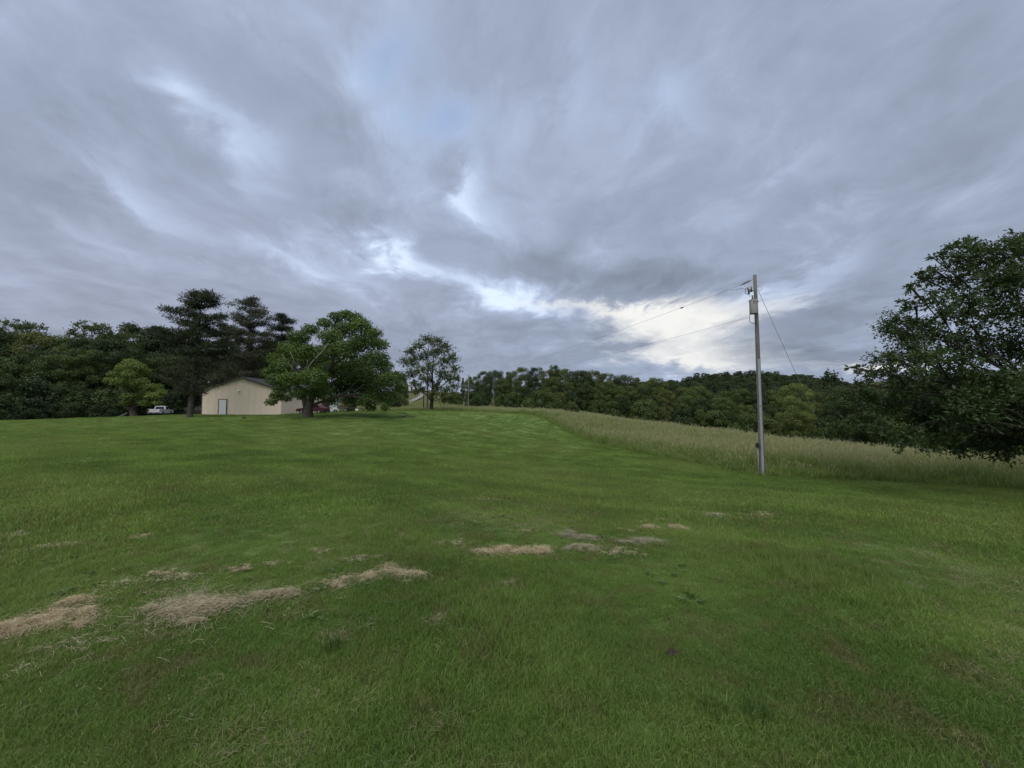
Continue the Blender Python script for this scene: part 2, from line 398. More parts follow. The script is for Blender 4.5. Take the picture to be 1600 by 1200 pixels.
# ================================================================== grass: blades in tufts, scattered as real geometry
def tuft_mesh(name, rng, n, rad, h0, h1, w, lean, m, heads=0, dry_frac=0.0):
    V, Fq, tint, dry = [], [], [], []
    a = rng.uniform(0, 2 * np.pi, n); r = rad * np.sqrt(rng.uniform(0, 1, n))
    for i in range(n):
        x, y = r[i] * np.cos(a[i]), r[i] * np.sin(a[i])
        h = rng.uniform(h0, h1); la = rng.uniform(0, 2 * np.pi); ln = rng.uniform(.15, 1) * lean * h
        ux, uy = np.cos(la), np.sin(la)
        fa = rng.uniform(0, np.pi); sx, sy = np.cos(fa) * w / 2, np.sin(fa) * w / 2
        b = len(V)
        for t, k in ((0, 1.0), (.55, .9), (1.0, .25)):
            cx, cy, cz = x + ux * ln * t * t, y + uy * ln * t * t, h * t * (1 - .25 * lean * t * (ln / (lean * h + 1e-9)))
            V += [(cx - sx * k, cy - sy * k, cz - (.02 if t == 0 else 0)), (cx + sx * k, cy + sy * k, cz - (.02 if t == 0 else 0))]
        Fq += [(b, b + 1, b + 3, b + 2), (b + 2, b + 3, b + 5, b + 4)]
        tt = rng.uniform(0, 1); dd = 1.0 if rng.uniform() < dry_frac else 0.0
        tint += [tt, tt]; dry += [dd * .6, dd]
    for i in range(heads):
        aa = rng.uniform(0, 2 * np.pi); rr = rad * np.sqrt(rng.uniform())
        x, y = rr * np.cos(aa), rr * np.sin(aa); h = h1 * rng.uniform(.95, 1.25); la = rng.uniform(0, 2 * np.pi); ln = rng.uniform(.05, .25) * h
        ux, uy = np.cos(la), np.sin(la); fa = rng.uniform(0, np.pi)
        b = len(V); tt = rng.uniform(0, 1)
        for t, k in ((0, .003), (.80, .003), (.90, .013), (1.0, .006)):
            cx, cy = x + ux * ln * t * t, y + uy * ln * t * t
            V += [(cx - np.cos(fa) * k, cy - np.sin(fa) * k, h * t), (cx + np.cos(fa) * k, cy + np.sin(fa) * k, h * t)]
        Fq += [(b, b + 1, b + 3, b + 2), (b + 2, b + 3, b + 5, b + 4), (b + 4, b + 5, b + 7, b + 6)]
        tint += [tt] * 3; dry += [.55, 1.0, 1.0]
    return fast_mesh(name, np.array(V), np.array(Fq), m, False, {'tint': ('FACE', np.array(tint)), 'dry': ('FACE', np.array(dry))})
def scatter(name, P, rot, scl, pick, protos):
    """one stuff object whose blades are instanced on points by a small geometry-node tree"""
    me = bpy.data.meshes.new(name)
    me.vertices.add(len(P)); me.vertices.foreach_set('co', np.ascontiguousarray(P, np.float32).ravel())
    a = me.attributes.new('rot', 'FLOAT_VECTOR', 'POINT'); a.data.foreach_set('vector', np.ascontiguousarray(rot, np.float32).ravel())
    a = me.attributes.new('scl', 'FLOAT_VECTOR', 'POINT'); a.data.foreach_set('vector', np.ascontiguousarray(scl, np.float32).ravel())
    a = me.attributes.new('pick', 'INT', 'POINT'); a.data.foreach_set('value', np.ascontiguousarray(pick, np.int32))
    me.update()
    o = link(bpy.data.objects.new(name, me))
    g = bpy.data.node_groups.new(name + '_nodes', 'GeometryNodeTree')
    g.interface.new_socket('Geometry', in_out='INPUT', socket_type='NodeSocketGeometry')
    g.interface.new_socket('Geometry', in_out='OUTPUT', socket_type='NodeSocketGeometry')
    N, L = g.nodes, g.links
    gi, go, jn = N.new('NodeGroupInput'), N.new('NodeGroupOutput'), N.new('GeometryNodeJoinGeometry')
    def named(n, t):
        k = N.new('GeometryNodeInputNamedAttribute'); k.data_type = t; k.inputs[0].default_value = n; return k.outputs[0]
    ra, sa, pa = named('rot', 'FLOAT_VECTOR'), named('scl', 'FLOAT_VECTOR'), named('pick', 'INT')
    e2r = N.new('FunctionNodeEulerToRotation'); L.new(ra, e2r.inputs[0])
    for k, pm in enumerate(protos):
        po = bpy.data.objects.new(pm.name, pm)
        cp = N.new('FunctionNodeCompare'); cp.data_type = 'INT'; cp.operation = 'EQUAL'
        L.new(pa, cp.inputs[2]); cp.inputs[3].default_value = k
        oi = N.new('GeometryNodeObjectInfo'); oi.inputs[0].default_value = po; oi.inputs[1].default_value = True
        ip = N.new('GeometryNodeInstanceOnPoints')
        L.new(gi.outputs[0], ip.inputs['Points']); L.new(cp.outputs[0], ip.inputs['Selection'])
        L.new(oi.outputs['Geometry'], ip.inputs['Instance']); L.new(e2r.outputs[0], ip.inputs['Rotation']); L.new(sa, ip.inputs['Scale'])
        L.new(ip.outputs[0], jn.inputs[0])
    L.new(jn.outputs[0], go.inputs[0])
    md_ = o.modifiers.new('scatter', 'NODES'); md_.node_group = g
    return o
def ring_points(rng, r0, r1, dens, a0, a1):
    """points in a sector; dens(r) per square metre"""
    out = []
    rs = np.geomspace(r0, r1, 60)
    for p, q in zip(rs[:-1], rs[1:]):
        area = .5 * (q * q - p * p) * (a1 - a0)
        n = rng.poisson(area * dens(.5 * (p + q)))
        r = np.sqrt(rng.uniform(p * p, q * q, n)); t = rng.uniform(a0, a1, n)
        out.append(np.stack([r * np.sin(t), r * np.cos(t)], -1))
    return np.concatenate(out)
def smooth_noise(rng, x, y, f, k=6):
    s = 0
    for _ in range(k):
        t = rng.uniform(0, 2 * np.pi); ff = f * rng.uniform(.6, 1.6)
        s = s + np.sin((x * np.cos(t) + y * np.sin(t)) * ff + rng.uniform(0, 6.28))
    return s / math.sqrt(k)

M_blade = leafy('grass_blade', None, None, .40, True, .012)
M_meadow = leafy('meadow_blade', (.112, .182, .046), (.262, .342, .110), .40, False, .01, (.385, .360, .205))
rng = np.random.default_rng(5)
lawn_protos = [tuft_mesh('grass_tuft', rng, 66, .090, .016, .050, .0028, 1.0, M_blade) for _ in range(4)] + \
              [tuft_mesh('grass_tuft_tall', rng, 44, .06, .04, .085, .0030, .8, M_blade) for _ in range(2)] + \
              [tuft_mesh('grass_tuft_wide', rng, 60, .30, .025, .065, .0095, .8, M_blade) for _ in range(3)]
P = ring_points(rng, .7, 78, lambda r: 540 if r < 3 else 540 * (3 / r) ** 1.42, R(-64), R(64))
P = np.concatenate([P, ring_points(rng, .7, 4, lambda r: 60, R(64), R(296))])
P = P[meadow_d(P[:, 0], P[:, 1]) < .25]
P = P[~((P[:, 0] > -44.6) & (P[:, 0] < -32.5) & (P[:, 1] > 54.8) & (P[:, 1] < 74))]
rr = np.hypot(P[:, 0], P[:, 1])
z = ground(P[:, 0], P[:, 1])
tallness = smooth_noise(np.random.default_rng(3), P[:, 0], P[:, 1], 2.2)
pick = rng.integers(0, 4, len(P))
pick = np.where((tallness > 1.25) & (rng.uniform(0, 1, len(P)) < .5), rng.integers(4, 6, len(P)), pick)
pick = np.where(rr > 9 + rng.uniform(-3, 3, len(P)), rng.integers(6, 9, len(P)), pick)
s = rng.uniform(.75, 1.25, len(P)) * (1 + .10 * np.clip(tallness, -1.5, 2))
hz = s * np.clip(.92 + .20 * tallness, .55, 1.5)
rot = np.stack([rng.normal(0, .12, len(P)), rng.normal(0, .12, len(P)), rng.uniform(0, 6.283, len(P))], -1)
o = scatter('lawn_grass', np.c_[P, z], rot, np.stack([s, s, hz], -1), pick, lawn_protos)
tag(o, 'short mown green grass covering the whole lawn', 'grass', kind='stuff')
n_lawn = len(P)

mead_protos = [tuft_mesh('meadow_tuft', rng, 34, .22, .45, .92, .010, .42, M_meadow, 3, .03) for _ in range(4)] + \
              [tuft_mesh('meadow_tuft_low', rng, 40, .26, .25, .70, .014, .5, M_meadow, 1, .06) for _ in range(3)]
P = ring_points(rng, 12, 125, lambda r: 26 if r < 20 else 26 * (20 / r) ** 1.25, R(-34), R(66))
dm = meadow_d(P[:, 0], P[:, 1])
kp = dm > .15 - np.minimum(rng.exponential(.22, len(dm)), .8) * (rng.uniform(0, 1, len(dm)) < .6)
P = P[kp]; dm = dm[kp]
foot = np.array([(10.9 + r_ * math.cos(a_), 17.0 + r_ * math.sin(a_)) for r_, a_ in zip(rng.uniform(.16, .5, 16), rng.uniform(0, 6.28, 16))])
P = np.concatenate([P, foot]); dm = np.r_[dm, np.full(16, -.2)]
z = ground(P[:, 0], P[:, 1])
pick = rng.integers(0, 4, len(P))
pick = np.where(dm < rng.uniform(.2, 1.6, len(P)), rng.integers(4, 7, len(P)), pick)
far_s = 1 + np.clip((np.hypot(P[:, 0], P[:, 1]) - 30) / 60, 0, 1) * .9
s = rng.uniform(.8, 1.25, len(P))
hz = s * (.95 + .12 * smooth_noise(np.random.default_rng(8), P[:, 0], P[:, 1], .8) + .12 * smooth_noise(np.random.default_rng(18), P[:, 0], P[:, 1], 2.6)) * np.clip(.50 + dm * .25, .22, .90) * np.where(P[:, 1] > 62, .62, 1)
rot = np.stack([rng.normal(0, .08, len(P)), rng.normal(0, .08, len(P)), rng.uniform(0, 6.283, len(P))], -1)
o = scatter('meadow_grass', np.c_[P, z], rot, np.stack([s * far_s, s * far_s, hz], -1), pick, mead_protos)
tag(o, 'tall uncut meadow grass with pale seed heads beyond the lawn', 'grass', kind='stuff')

# ================================================================== trees
def unit(v): return v / (np.linalg.norm(v, axis=-1, keepdims=True) + 1e-9)
def leaf_mesh(name, rng, cl, total, L, Wd, m, out_w=.9, rnd_w=.45, up_w=.4, twig=False, droop=.1, shell=.72):
    """leaves gathered in clumps; cl rows: x, y, z, r, flatten"""
    cl = np.asarray(cl, float)
    wgt = cl[:, 3] ** 2 * (cl[:, 5] if cl.shape[1] > 5 else 1); cnt = np.maximum((total * wgt / wgt.sum()).astype(int), 4)
    idx = np.repeat(np.arange(len(cl)), cnt); n = len(idx)
    c, r, fl = cl[idx, :3], cl[idx, 3], cl[idx, 4]
    if twig:                                   # sprays: leaves strung along outward twigs
        tw = np.maximum(cnt // 12, 2); T0 = np.repeat(np.arange(len(cl)), tw); nt = len(T0)
        td = unit(rng.normal(0, 1, (nt, 3)) + np.array([0, 0, .35])); tl = rng.uniform(.6, 1.35, nt)
        ofs = np.r_[0, np.cumsum(tw)[:-1]]
        ti = ofs[idx] + (rng.uniform(0, 1, n) * tw[idx]).astype(int)
        t = rng.uniform(.25, 1.0, n)
        dr = td[ti]; rad = tl[ti] * t
    else:
        dr = unit(rng.normal(0, 1, (n, 3)) + np.array([0, 0, .25])); rad = rng.uniform(shell, 1.05, n)
        inner = rng.uniform(0, 1, n) < .22; rad[inner] *= rng.uniform(.2, .9, inner.sum())
    off = dr * (rad * r)[:, None]; off[:, 2] *= fl
    p = c + off + rng.normal(0, 1, (n, 3)) * (r * (.05 if twig else .10))[:, None]
    outw = unit(off + 1e-6)
    nrm = unit(outw * out_w + rng.normal(0, 1, (n, 3)) * rnd_w + np.array([0, 0, up_w]))
    ax = unit((dr if twig else outw) * .7 + rng.normal(0, .8, (n, 3)) - np.array([0, 0, droop]))
    ax = unit(ax - nrm * (ax * nrm).sum(1, keepdims=True)); sd_ = np.cross(ax, nrm)
    ls = rng.uniform(.7, 1.3, n)[:, None]
    mid = p + ax * L * .5 * ls - nrm * .06 * L
    V = np.stack([p, mid + sd_ * Wd * .5 * ls, p + ax * L * ls, mid - sd_ * Wd * .5 * ls], 1).reshape(-1, 3)
    Fq = np.arange(n * 4).reshape(n, 4)
    ct = rng.uniform(0, 1, len(cl))
    tint = np.clip(.42 * ct[idx] + .58 * rng.uniform(0, 1, n), 0, 1)
    return fast_mesh(name, V, Fq, m, False, {'tint': ('FACE', tint)})
def branch_mesh(name, rng, trunk, tr, cl, m, limbs=6, thick=.34, seg=7, twigs=True, tip=.02, rise=.5):
    """tapered trunk polyline, limbs to groups of clumps, a branch into every clump"""
    b = MB(); trunk = [Vector(p) for p in trunk]
    fl = [trunk[0] + Vector((0, 0, -.3))] + trunk
    b.tube(fl, [tr[0] * 1.45] + [tr[0] * 1.12] + list(tr[1:]), 10)
    top = trunk[-1]; cl = np.asarray(cl, float)
    zs = np.array([p.z for p in trunk])
    def on_trunk(z):
        z = min(max(z, zs[0] + .15 * (zs[-1] - zs[0])), zs[-1])
        return Vector([float(np.interp(z, zs, [p[k] for p in trunk])) for k in range(3)]), float(np.interp(z, zs, tr))
    cen = cl[rng.permutation(len(cl))[:limbs], :3].copy()
    for _ in range(6):
        own = ((cl[:, None, :3] - cen) ** 2).sum(2).argmin(1)
        for k in range(len(cen)):
            if (own == k).any(): cen[k] = cl[own == k, :3].mean(0)
    for k in range(len(cen)):
        mem = cl[own == k]
        if not len(mem): continue
        tgt = Vector(cen[k]); hd = math.hypot(tgt.x - top.x, tgt.y - top.y)
        a, ra = on_trunk(tgt.z - rise * hd - .1 * tgt.z)
        e = a.lerp(tgt, .72)
        pts = []
        r0 = min(ra * .72, thick * (len(mem) / len(cl)) ** .5 * tr[0] * 2.2)
        for i in range(6):
            t = i / 5; p = a.lerp(e, t); p.z += math.sin(t * math.pi) * hd * .07
            pts.append(p + Vector(rng.normal(0, .03 * hd * t, 3)))
        rs = [r0 * (1 - .68 * i / 5) for i in range(6)]
        b.tube(pts, rs, seg)
        for row in mem:
            g = Vector(row[:3]); j = int(rng.integers(2, 6)); s0 = pts[j]
            L_ = (g - s0).length
            q = [s0, s0.lerp(g, .35) + Vector(rng.normal(0, .06 * L_, 3)) + Vector((0, 0, .05 * L_)), s0.lerp(g, .7) + Vector(rng.normal(0, .05 * L_, 3)), g]
            b.tube(q, [rs[j] * .6, rs[j] * .45, rs[j] * .3, tip], 5)
            if twigs:
                for _ in range(4):
                    e2 = g + Vector(unit(rng.normal(0, 1, 3) + np.array([0, 0, .4]))) * row[3] * .85
                    b.tube([q[2], g.lerp(e2, .3), e2], [tip * 1.1, tip * .8, tip * .35], 4)
    return b.mesh(name, m, True)
def crown_clumps(rng, H, Rw, base, K, prof, rlo=.17, rhi=.26, flat=.75):
    out = []
    while len(out) < K:
        best = None
        for _ in range(7):
            h = rng.uniform(0, 1) ; rad = prof(h) * Rw; a = rng.uniform(0, 6.283)
            q = rad * math.sqrt(rng.uniform(.12, 1.0))
            c = np.array([q * math.cos(a), q * math.sin(a), base * H + h * (1 - base) * H])
            dmin = min([np.linalg.norm(c - o_[:3]) for o_ in out], default=9)
            if best is None or dmin > best[0]: best = (dmin, c)
        r = rng.uniform(rlo, rhi) * Rw
        c = best[1]; c[2] = min(max(c[2], r * .5), H - r * flat)
        c[:2] *= max(.2, 1 - r / Rw * .5)
        out.append(np.array([*c, r, flat]))
    return np.array(out)
def plant(name, trunk_me, crown_me, loc, label, cat, group=None, s=(1, 1, 1), rz=0.0, crown_mat=None, crown_name='crown', branches=None):
    t = empty(name, loc, rz); t.scale = s
    tag(t, label, cat, group)
    if trunk_me: link(bpy.data.objects.new('trunk', trunk_me), t)
    if branches: link(bpy.data.objects.new('branches', branches), t)
    c = link(bpy.data.objects.new(crown_name, crown_me), t)
    if crown_mat:
        c.material_slots[0].link = 'OBJECT'; c.material_slots[0].material = crown_mat
    return t

M_leaf = leafy('leaf_mid', (.050, .080, .022), (.130, .180, .048), .30)
M_leaf_dk = leafy('leaf_dark', (.026, .044, .016), (.075, .108, .034), .25)
M_leaf_lt = leafy('leaf_light', (.085, .125, .028), (.190, .245, .055), .38)
M_leaf_ol = leafy('leaf_olive', (.066, .086, .024), (.155, .180, .056), .30)
M_leaf_near = leafy('leaf_near', (.024, .044, .016), (.085, .128, .042), .26, False, .02)
M_leaf_mp = leafy('leaf_maple', (.042, .078, .016), (.130, .200, .040), .34)
M_leaf_wl = leafy('leaf_walnut', (.040, .068, .020), (.125, .170, .055), .38)
M_needle = leafy('pine_needle', (.020, .032, .018), (.064, .078, .040), .12, False, .015)
M_needle_br = leafy('pine_needle_brown', (.038, .043, .026), (.108, .114, .070), .18, False, .01)

# --- the shapes that the woods are planted from
rng = np.random.default_rng(21)
rnd_p = lambda h: (1 - (2 * h - 1) ** 2 * .75) ** .5 * (1 if h < .5 else 1 - .25 * (h - .5))
oval_p = lambda h: (1 - (2 * h - .95) ** 2 * .85 if abs(2 * h - .95) < 1.08 else .01) ** .5
cone_p = lambda h: 1.0 - .88 * h
dome_p = lambda h: math.sqrt(max(1 - h * h * .92, .02))
airy_p = lambda h: .45 + .55 * math.sin(math.pi * min(h * .9 + .05, 1))
SH = {}
def shape(key, H, Rw, base, K, prof, leaves, L, m, bark, rlo, rhi, flat=.75, **kw):
    cl = crown_clumps(rng, H, Rw, base, K, prof, rlo, rhi, flat)
    tr = [(0, 0, 0), (rng.normal(0, .1), rng.normal(0, .1), H * .25), (rng.normal(0, .25), rng.normal(0, .25), H * .5), (rng.normal(0, .3), rng.normal(0, .3), H * .78)]
    r0 = .017 * H
    SH[key] = (branch_mesh(key + '_trunk', rng, tr, [r0, r0 * .85, r0 * .6, r0 * .2], cl, bark, 6, .34, 6, False, .03),
               leaf_mesh(key + '_crown', rng, cl, leaves, L, L * .62, m, **kw), H)
shape('round_a', 13, 5.0, .16, 46, rnd_p, 22000, .28, M_leaf, M_bark_dk, .19, .30)
shape('round_b', 13, 5.6, .12, 52, dome_p, 22000, .28, M_leaf, M_bark_dk, .18, .28)
shape('oval', 15, 4.2, .14, 48, oval_p, 20000, .28, M_leaf_ol, M_bark_dk, .20, .34)
shape('broad', 12, 6.2, .10, 56, dome_p, 24000, .29, M_leaf, M_bark_dk, .16, .26, .65)
shape('airy', 17, 4.6, .38, 62, airy_p, 9500, .30, M_leaf_wl, M_bark_dk, .22, .34, .7, rnd_w=1.0, out_w=.3, twig=True)
shape('pointed', 14, 4.0, .05, 48, cone_p, 18000, .27, M_leaf_ol, M_bark_dk, .20, .32)
shape('shrub_a', 4.0, 2.6, .05, 22, dome_p, 6500, .24, M_leaf, M_bark_dk, .24, .38)
shape('shrub_b', 3.2, 3.0, .02, 24, dome_p, 6500, .22, M_leaf, M_bark_dk, .20, .34)

def wood_tree(key, px, top, Yd, w, label, cat='tree', group=None, m=None, sink=0.0, name='deciduous_tree'):
    """px: photo column, top: photo row of its top, Yd: distance ahead, w: width factor against its height"""
    x = (px - 800) / FPX * Yd; z0 = gz(x, Yd) - sink
    H = EYE - (top - 636) / FPX * Yd - z0
    k = H / SH[key][2]
    return plant(name, SH[key][0], SH[key][1], (x, Yd, z0), label, cat, group, (k * w, k * w, k), random.uniform(0, 6.28), m)
random.seed(4)

# --- tree line beyond the meadow
G_LINE = 'trees of the tree line beyond the meadow'
ORD = ['first', 'second', 'third', 'fourth', 'fifth', 'sixth', 'seventh', 'eighth', 'ninth', 'tenth', 'eleventh', 'twelfth', 'thirteenth', 'fourteenth', 'fifteenth', 'sixteenth', 'seventeenth', 'eighteenth', 'nineteenth']
TENS = {2: 'twent', 3: 'thirt', 4: 'fort', 5: 'fift'}
def ordinal(k):
    if k <= 19: return ORD[k - 1]
    return TENS[k // 10] + 'ieth' if k % 10 == 0 else TENS[k // 10] + 'y-' + ORD[k % 10 - 1]
rowcount = [0, 0, 0]
def lab(row, i, m):
    rowcount[row] += 1
    tone = 'dark green' if m is M_leaf_dk else 'olive green' if m is M_leaf_ol else 'mid green'
    return '%s %s of the far tree line, %s from left' % (tone, ['skyline tree, back row', 'rounded tree, middle row', 'low bushy tree, front row'][row], ordinal(rowcount[row]))
sky_line = [(728, 604), (745, 583), (780, 577), (800, 575), (832, 579), (866, 578), (905, 579), (930, 583), (965, 588), (1000, 592), (1050, 600), (1085, 608), (1150, 613), (1200, 614), (1240, 616), (1290, 615), (1330, 606), (1420, 592), (1520, 590), (1640, 588)]
sx_, sy_ = zip(*sky_line)
def line_depth(px): return float(np.interp(px, [730, 860, 1000, 1100, 1200, 1300, 1450, 1640], [118, 116, 113, 107, 97, 86, 76, 68]))
keys = ['round_a', 'round_b', 'oval', 'broad', 'round_b', 'oval', 'round_a']
mats = [None, M_leaf_dk, None, M_leaf_ol, M_leaf_dk, M_leaf]
px = 738.0; i = 0
while px < 1640:                              # back row
    top = float(np.interp(px, sx_, sy_)) + random.uniform(-6, 6)
    wood_tree(['round_a', 'oval', 'round_b', 'pointed', 'broad', 'airy', 'oval', 'round_b', 'round_a'][i % 9], px, top, line_depth(px) + random.uniform(16, 26), random.uniform(.80, 1.0), lab(0, i, mats[(i * 5) % 6]), 'tree', G_LINE, mats[(i * 5) % 6])
    px += random.uniform(20, 31) * 100 / line_depth(px); i += 1
px = 730.0
while px < 1620:                              # middle row
    top = float(np.interp(px, sx_, sy_)) + random.uniform(9, 20)
    wood_tree(keys[(i * 3) % 7], px, top, line_depth(px) + random.uniform(5, 10), random.uniform(.85, 1.05), lab(1, i, mats[(i * 5 + 1) % 6]), 'tree', G_LINE, mats[(i * 5 + 1) % 6])
    px += random.uniform(26, 40) * 100 / line_depth(px); i += 1
px = 748.0
while px < 1600:                              # front row, foliage to the ground
    base_y = float(np.interp(px, [740, 900, 1000, 1100, 1200, 1300, 1600], [641, 645, 653, 664, 683, 697, 704]))
    top = float(np.interp(px, sx_, sy_)) * .42 + base_y * .58 + random.uniform(-8, 6)
    wood_tree(['shrub_a', 'broad', 'shrub_b', 'round_b'][i % 4], px, top, line_depth(px) - random.uniform(1, 5), random.uniform(.72, 1.0), lab(2, i, mats[(i * 7 + 2) % 6]), 'tree', G_LINE, mats[(i * 7 + 2) % 6])
    px += random.uniform(22, 36) * 100 / line_depth(px); i += 1
wood_tree('airy', 866, 570, 132, .55, 'tall thin airy tree poking above the skyline of the tree line', 'tree', G_LINE)
wood_tree('pointed', 936, 592, 108, .72, 'pointed dense olive green tree standing out in the middle of the tree line', 'tree', G_LINE)
wood_tree('oval', 1244, 599, 80, .92, 'tall pale yellow-green tree in the tree line right of the utility pole', 'tree', G_LINE, M_leaf_lt if False else leafy('leaf_pale', (.125, .158, .044), (.245, .290, .092), .38))
wood_tree('round_a', 1335, 604, 70, .9, 'dark green tree at the meadow edge, partly behind the near oak', 'tree', G_LINE, M_leaf_dk)
wood_tree('shrub_a', 892, 628, 96, 1.2, 'small light green bush at the foot of the tree line, beside a grassy gap', 'bush', None, M_leaf_ol, 0, 'bush')
wood_tree('pointed', 723, 590, 150, .55, 'small dark conifer on the skyline left of the far utility pole', 'tree', None, M_needle, 0, 'conifer_tree')

# --- wooded hill far off, right of centre
def hill_crest(px): return np.interp(px, [900, 990, 1060, 1085, 1110, 1150, 1200, 1240, 1280, 1312, 1345, 1420, 1600, 1800], [606, 599, 596, 588, 586, 584.5, 584, 587, 592, 598, 605, 608, 606, 606])
hp = np.linspace(900, 1800, 120); hd_ = np.linspace(300, 760, 30)
PX, YD = np.meshgrid(hp, hd_)
crest = EYE - (hill_crest(PX) - 636) / FPX * 450 - 11
prof = np.exp(-((YD - 450) / np.where(YD < 450, 75, 160)) ** 2)
HZ = -9 + (crest + 9) * prof
HV = np.stack([(PX - 800) / FPX * 450 * (.8 + .2 * YD / 450), YD, HZ], -1).reshape(-1, 3)
I = np.arange(HV.shape[0]).reshape(PX.shape)
F = np.stack([I[:-1, :-1], I[:-1, 1:], I[1:, 1:], I[1:, :-1]], -1).reshape(-1, 4)
M_floor = mat('forest_floor', lambda T: princ(T, T.mix(T.noise(pos(T), .2, 3), (.022, .028, .012), (.040, .044, .020)), .95, 0, None, .1))
tag(link(bpy.data.objects.new('wooded_hill', fast_mesh('wooded_hill', HV, F, M_floor, True))), kind='structure')
rng = np.random.default_rng(77)
n = 1500
tp, ty = rng.uniform(905, 1700, n), rng.uniform(345, 490, n)
cr = EYE - (hill_crest(tp) - 636) / FPX * 450 - 11
tz = -9 + (cr + 9) * np.exp(-((ty - 450) / np.where(ty < 450, 75, 160)) ** 2)
tx = (tp - 800) / FPX * 450 * (.8 + .2 * ty / 450)
ts = rng.uniform(.72, 1.12, n)
hill_protos = []
M_far_hazed = leafy('leaf_far_hazed', (.045, .068, .038), (.108, .146, .078), .22, False, .0)  # greens paled and blued: distance haze put into the leaf colour
for k in ('round_a', 'round_b', 'broad', 'oval'):
    me = SH[k][1].copy(); me.materials.clear(); me.materials.append(M_far_hazed); hill_protos.append(me)
o = scatter('far_woodland', np.c_[tx, ty, tz - 1.0], np.c_[np.zeros(n), np.zeros(n), rng.uniform(0, 6.28, n)], np.c_[ts, ts, ts], rng.integers(0, 4, n), hill_protos)
tag(o, 'dark green woodland covering the far hill', 'woodland', kind='stuff')

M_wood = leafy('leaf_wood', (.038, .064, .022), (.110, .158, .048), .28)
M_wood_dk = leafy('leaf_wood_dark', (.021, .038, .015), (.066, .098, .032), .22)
# --- woods on the left
G_WOOD = 'trees of the wood left of the barn'
def wl(px): return float(np.interp(px, [-120, 0, 180, 212, 240, 420, 640], [44, 51, 61, 74, 80, 84, 88]))
ordn = ['first', 'second', 'third', 'fourth', 'fifth', 'sixth', 'seventh', 'eighth', 'ninth', 'tenth', 'eleventh', 'twelfth', 'thirteenth', 'fourteenth', 'fifteenth', 'sixteenth', 'seventeenth', 'eighteenth', 'nineteenth', 'twentieth']
random.seed(9)
for k, (px, top) in enumerate([(-75, 502), (-30, 512), (14, 520), (62, 520), (96, 524), (132, 528), (170, 530), (222, 508), (252, 512), (284, 528)]):
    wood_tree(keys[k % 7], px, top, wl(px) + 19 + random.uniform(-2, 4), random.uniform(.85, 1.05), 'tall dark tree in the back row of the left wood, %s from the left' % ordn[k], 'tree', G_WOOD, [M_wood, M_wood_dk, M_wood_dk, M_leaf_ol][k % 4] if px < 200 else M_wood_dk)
for k, (px, top, nm) in enumerate([(28, 500, 'leftmost'), (138, 502, 'middle'), (186, 516, 'rightmost')]):
    wood_tree('airy', px, top, wl(px) + 26, .80, 'thin airy treetop showing sky above the left wood, %s of three' % nm, 'tree', G_WOOD)
for k, (px, top) in enumerate([(-60, 560), (-22, 552), (18, 560), (60, 548), (98, 556), (128, 545), (165, 548), (235, 560), (262, 556)]):
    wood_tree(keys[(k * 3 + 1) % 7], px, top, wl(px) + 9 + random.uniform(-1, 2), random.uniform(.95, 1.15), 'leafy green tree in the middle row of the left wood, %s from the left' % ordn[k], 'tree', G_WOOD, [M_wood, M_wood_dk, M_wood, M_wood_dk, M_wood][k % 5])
for k, (px, top) in enumerate([(-40, 585), (-8, 578), (30, 590), (66, 598), (96, 606), (124, 602), (150, 612), (176, 606), (232, 606), (268, 612)]):
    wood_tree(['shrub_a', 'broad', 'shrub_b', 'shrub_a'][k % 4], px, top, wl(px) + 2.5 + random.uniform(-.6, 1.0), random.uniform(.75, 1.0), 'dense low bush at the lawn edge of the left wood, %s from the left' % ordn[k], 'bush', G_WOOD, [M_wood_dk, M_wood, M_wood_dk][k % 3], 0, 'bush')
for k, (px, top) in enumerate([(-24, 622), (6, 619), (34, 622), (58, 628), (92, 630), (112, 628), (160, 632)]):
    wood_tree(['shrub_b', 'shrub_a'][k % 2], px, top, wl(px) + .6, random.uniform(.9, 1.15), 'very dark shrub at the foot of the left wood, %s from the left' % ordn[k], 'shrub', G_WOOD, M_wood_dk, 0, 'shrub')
for k, (px, top) in enumerate([(318, 545), (345, 560), (372, 552), (402, 545), (428, 530), (455, 525), (490, 540)]):
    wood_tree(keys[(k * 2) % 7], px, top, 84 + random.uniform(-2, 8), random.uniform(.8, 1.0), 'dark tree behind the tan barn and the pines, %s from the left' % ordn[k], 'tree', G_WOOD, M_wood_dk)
wood_tree('broad', 613, 608, 84, .85, 'dark rounded bush right of the big maple, at the meadow', 'bush', None, M_wood_dk, 0, 'bush')
wood_tree('round_b', 628, 588, 92, .55, 'green tree between the big maple and the airy walnut', 'tree', None, M_leaf)
wood_tree('shrub_a', 551, 634, 64, .9, 'small yellow-green bush beside the dark trailer', 'bush', None, M_leaf_lt, 0, 'bush')
wood_tree('shrub_b', 568, 638, 66, .8, 'tiny green bush at the crest of the lawn, right of the white bucket', 'bush', None, M_leaf_ol, 0, 'bush')
for k, (px, top, yy) in enumerate([(712, 612, 112), (700, 618, 118), (738, 612, 104)]):
    wood_tree(['shrub_a', 'shrub_b', 'shrub_a'][k], px, top, yy, .9, ['green bush on the far slope just left of the far utility pole', 'low olive bush on the far slope behind the airy walnut', 'green bush at the foot of the far utility pole, on its right'][k], 'bush', None, [M_wood, M_leaf_ol, M_wood][k], 0, 'bush')

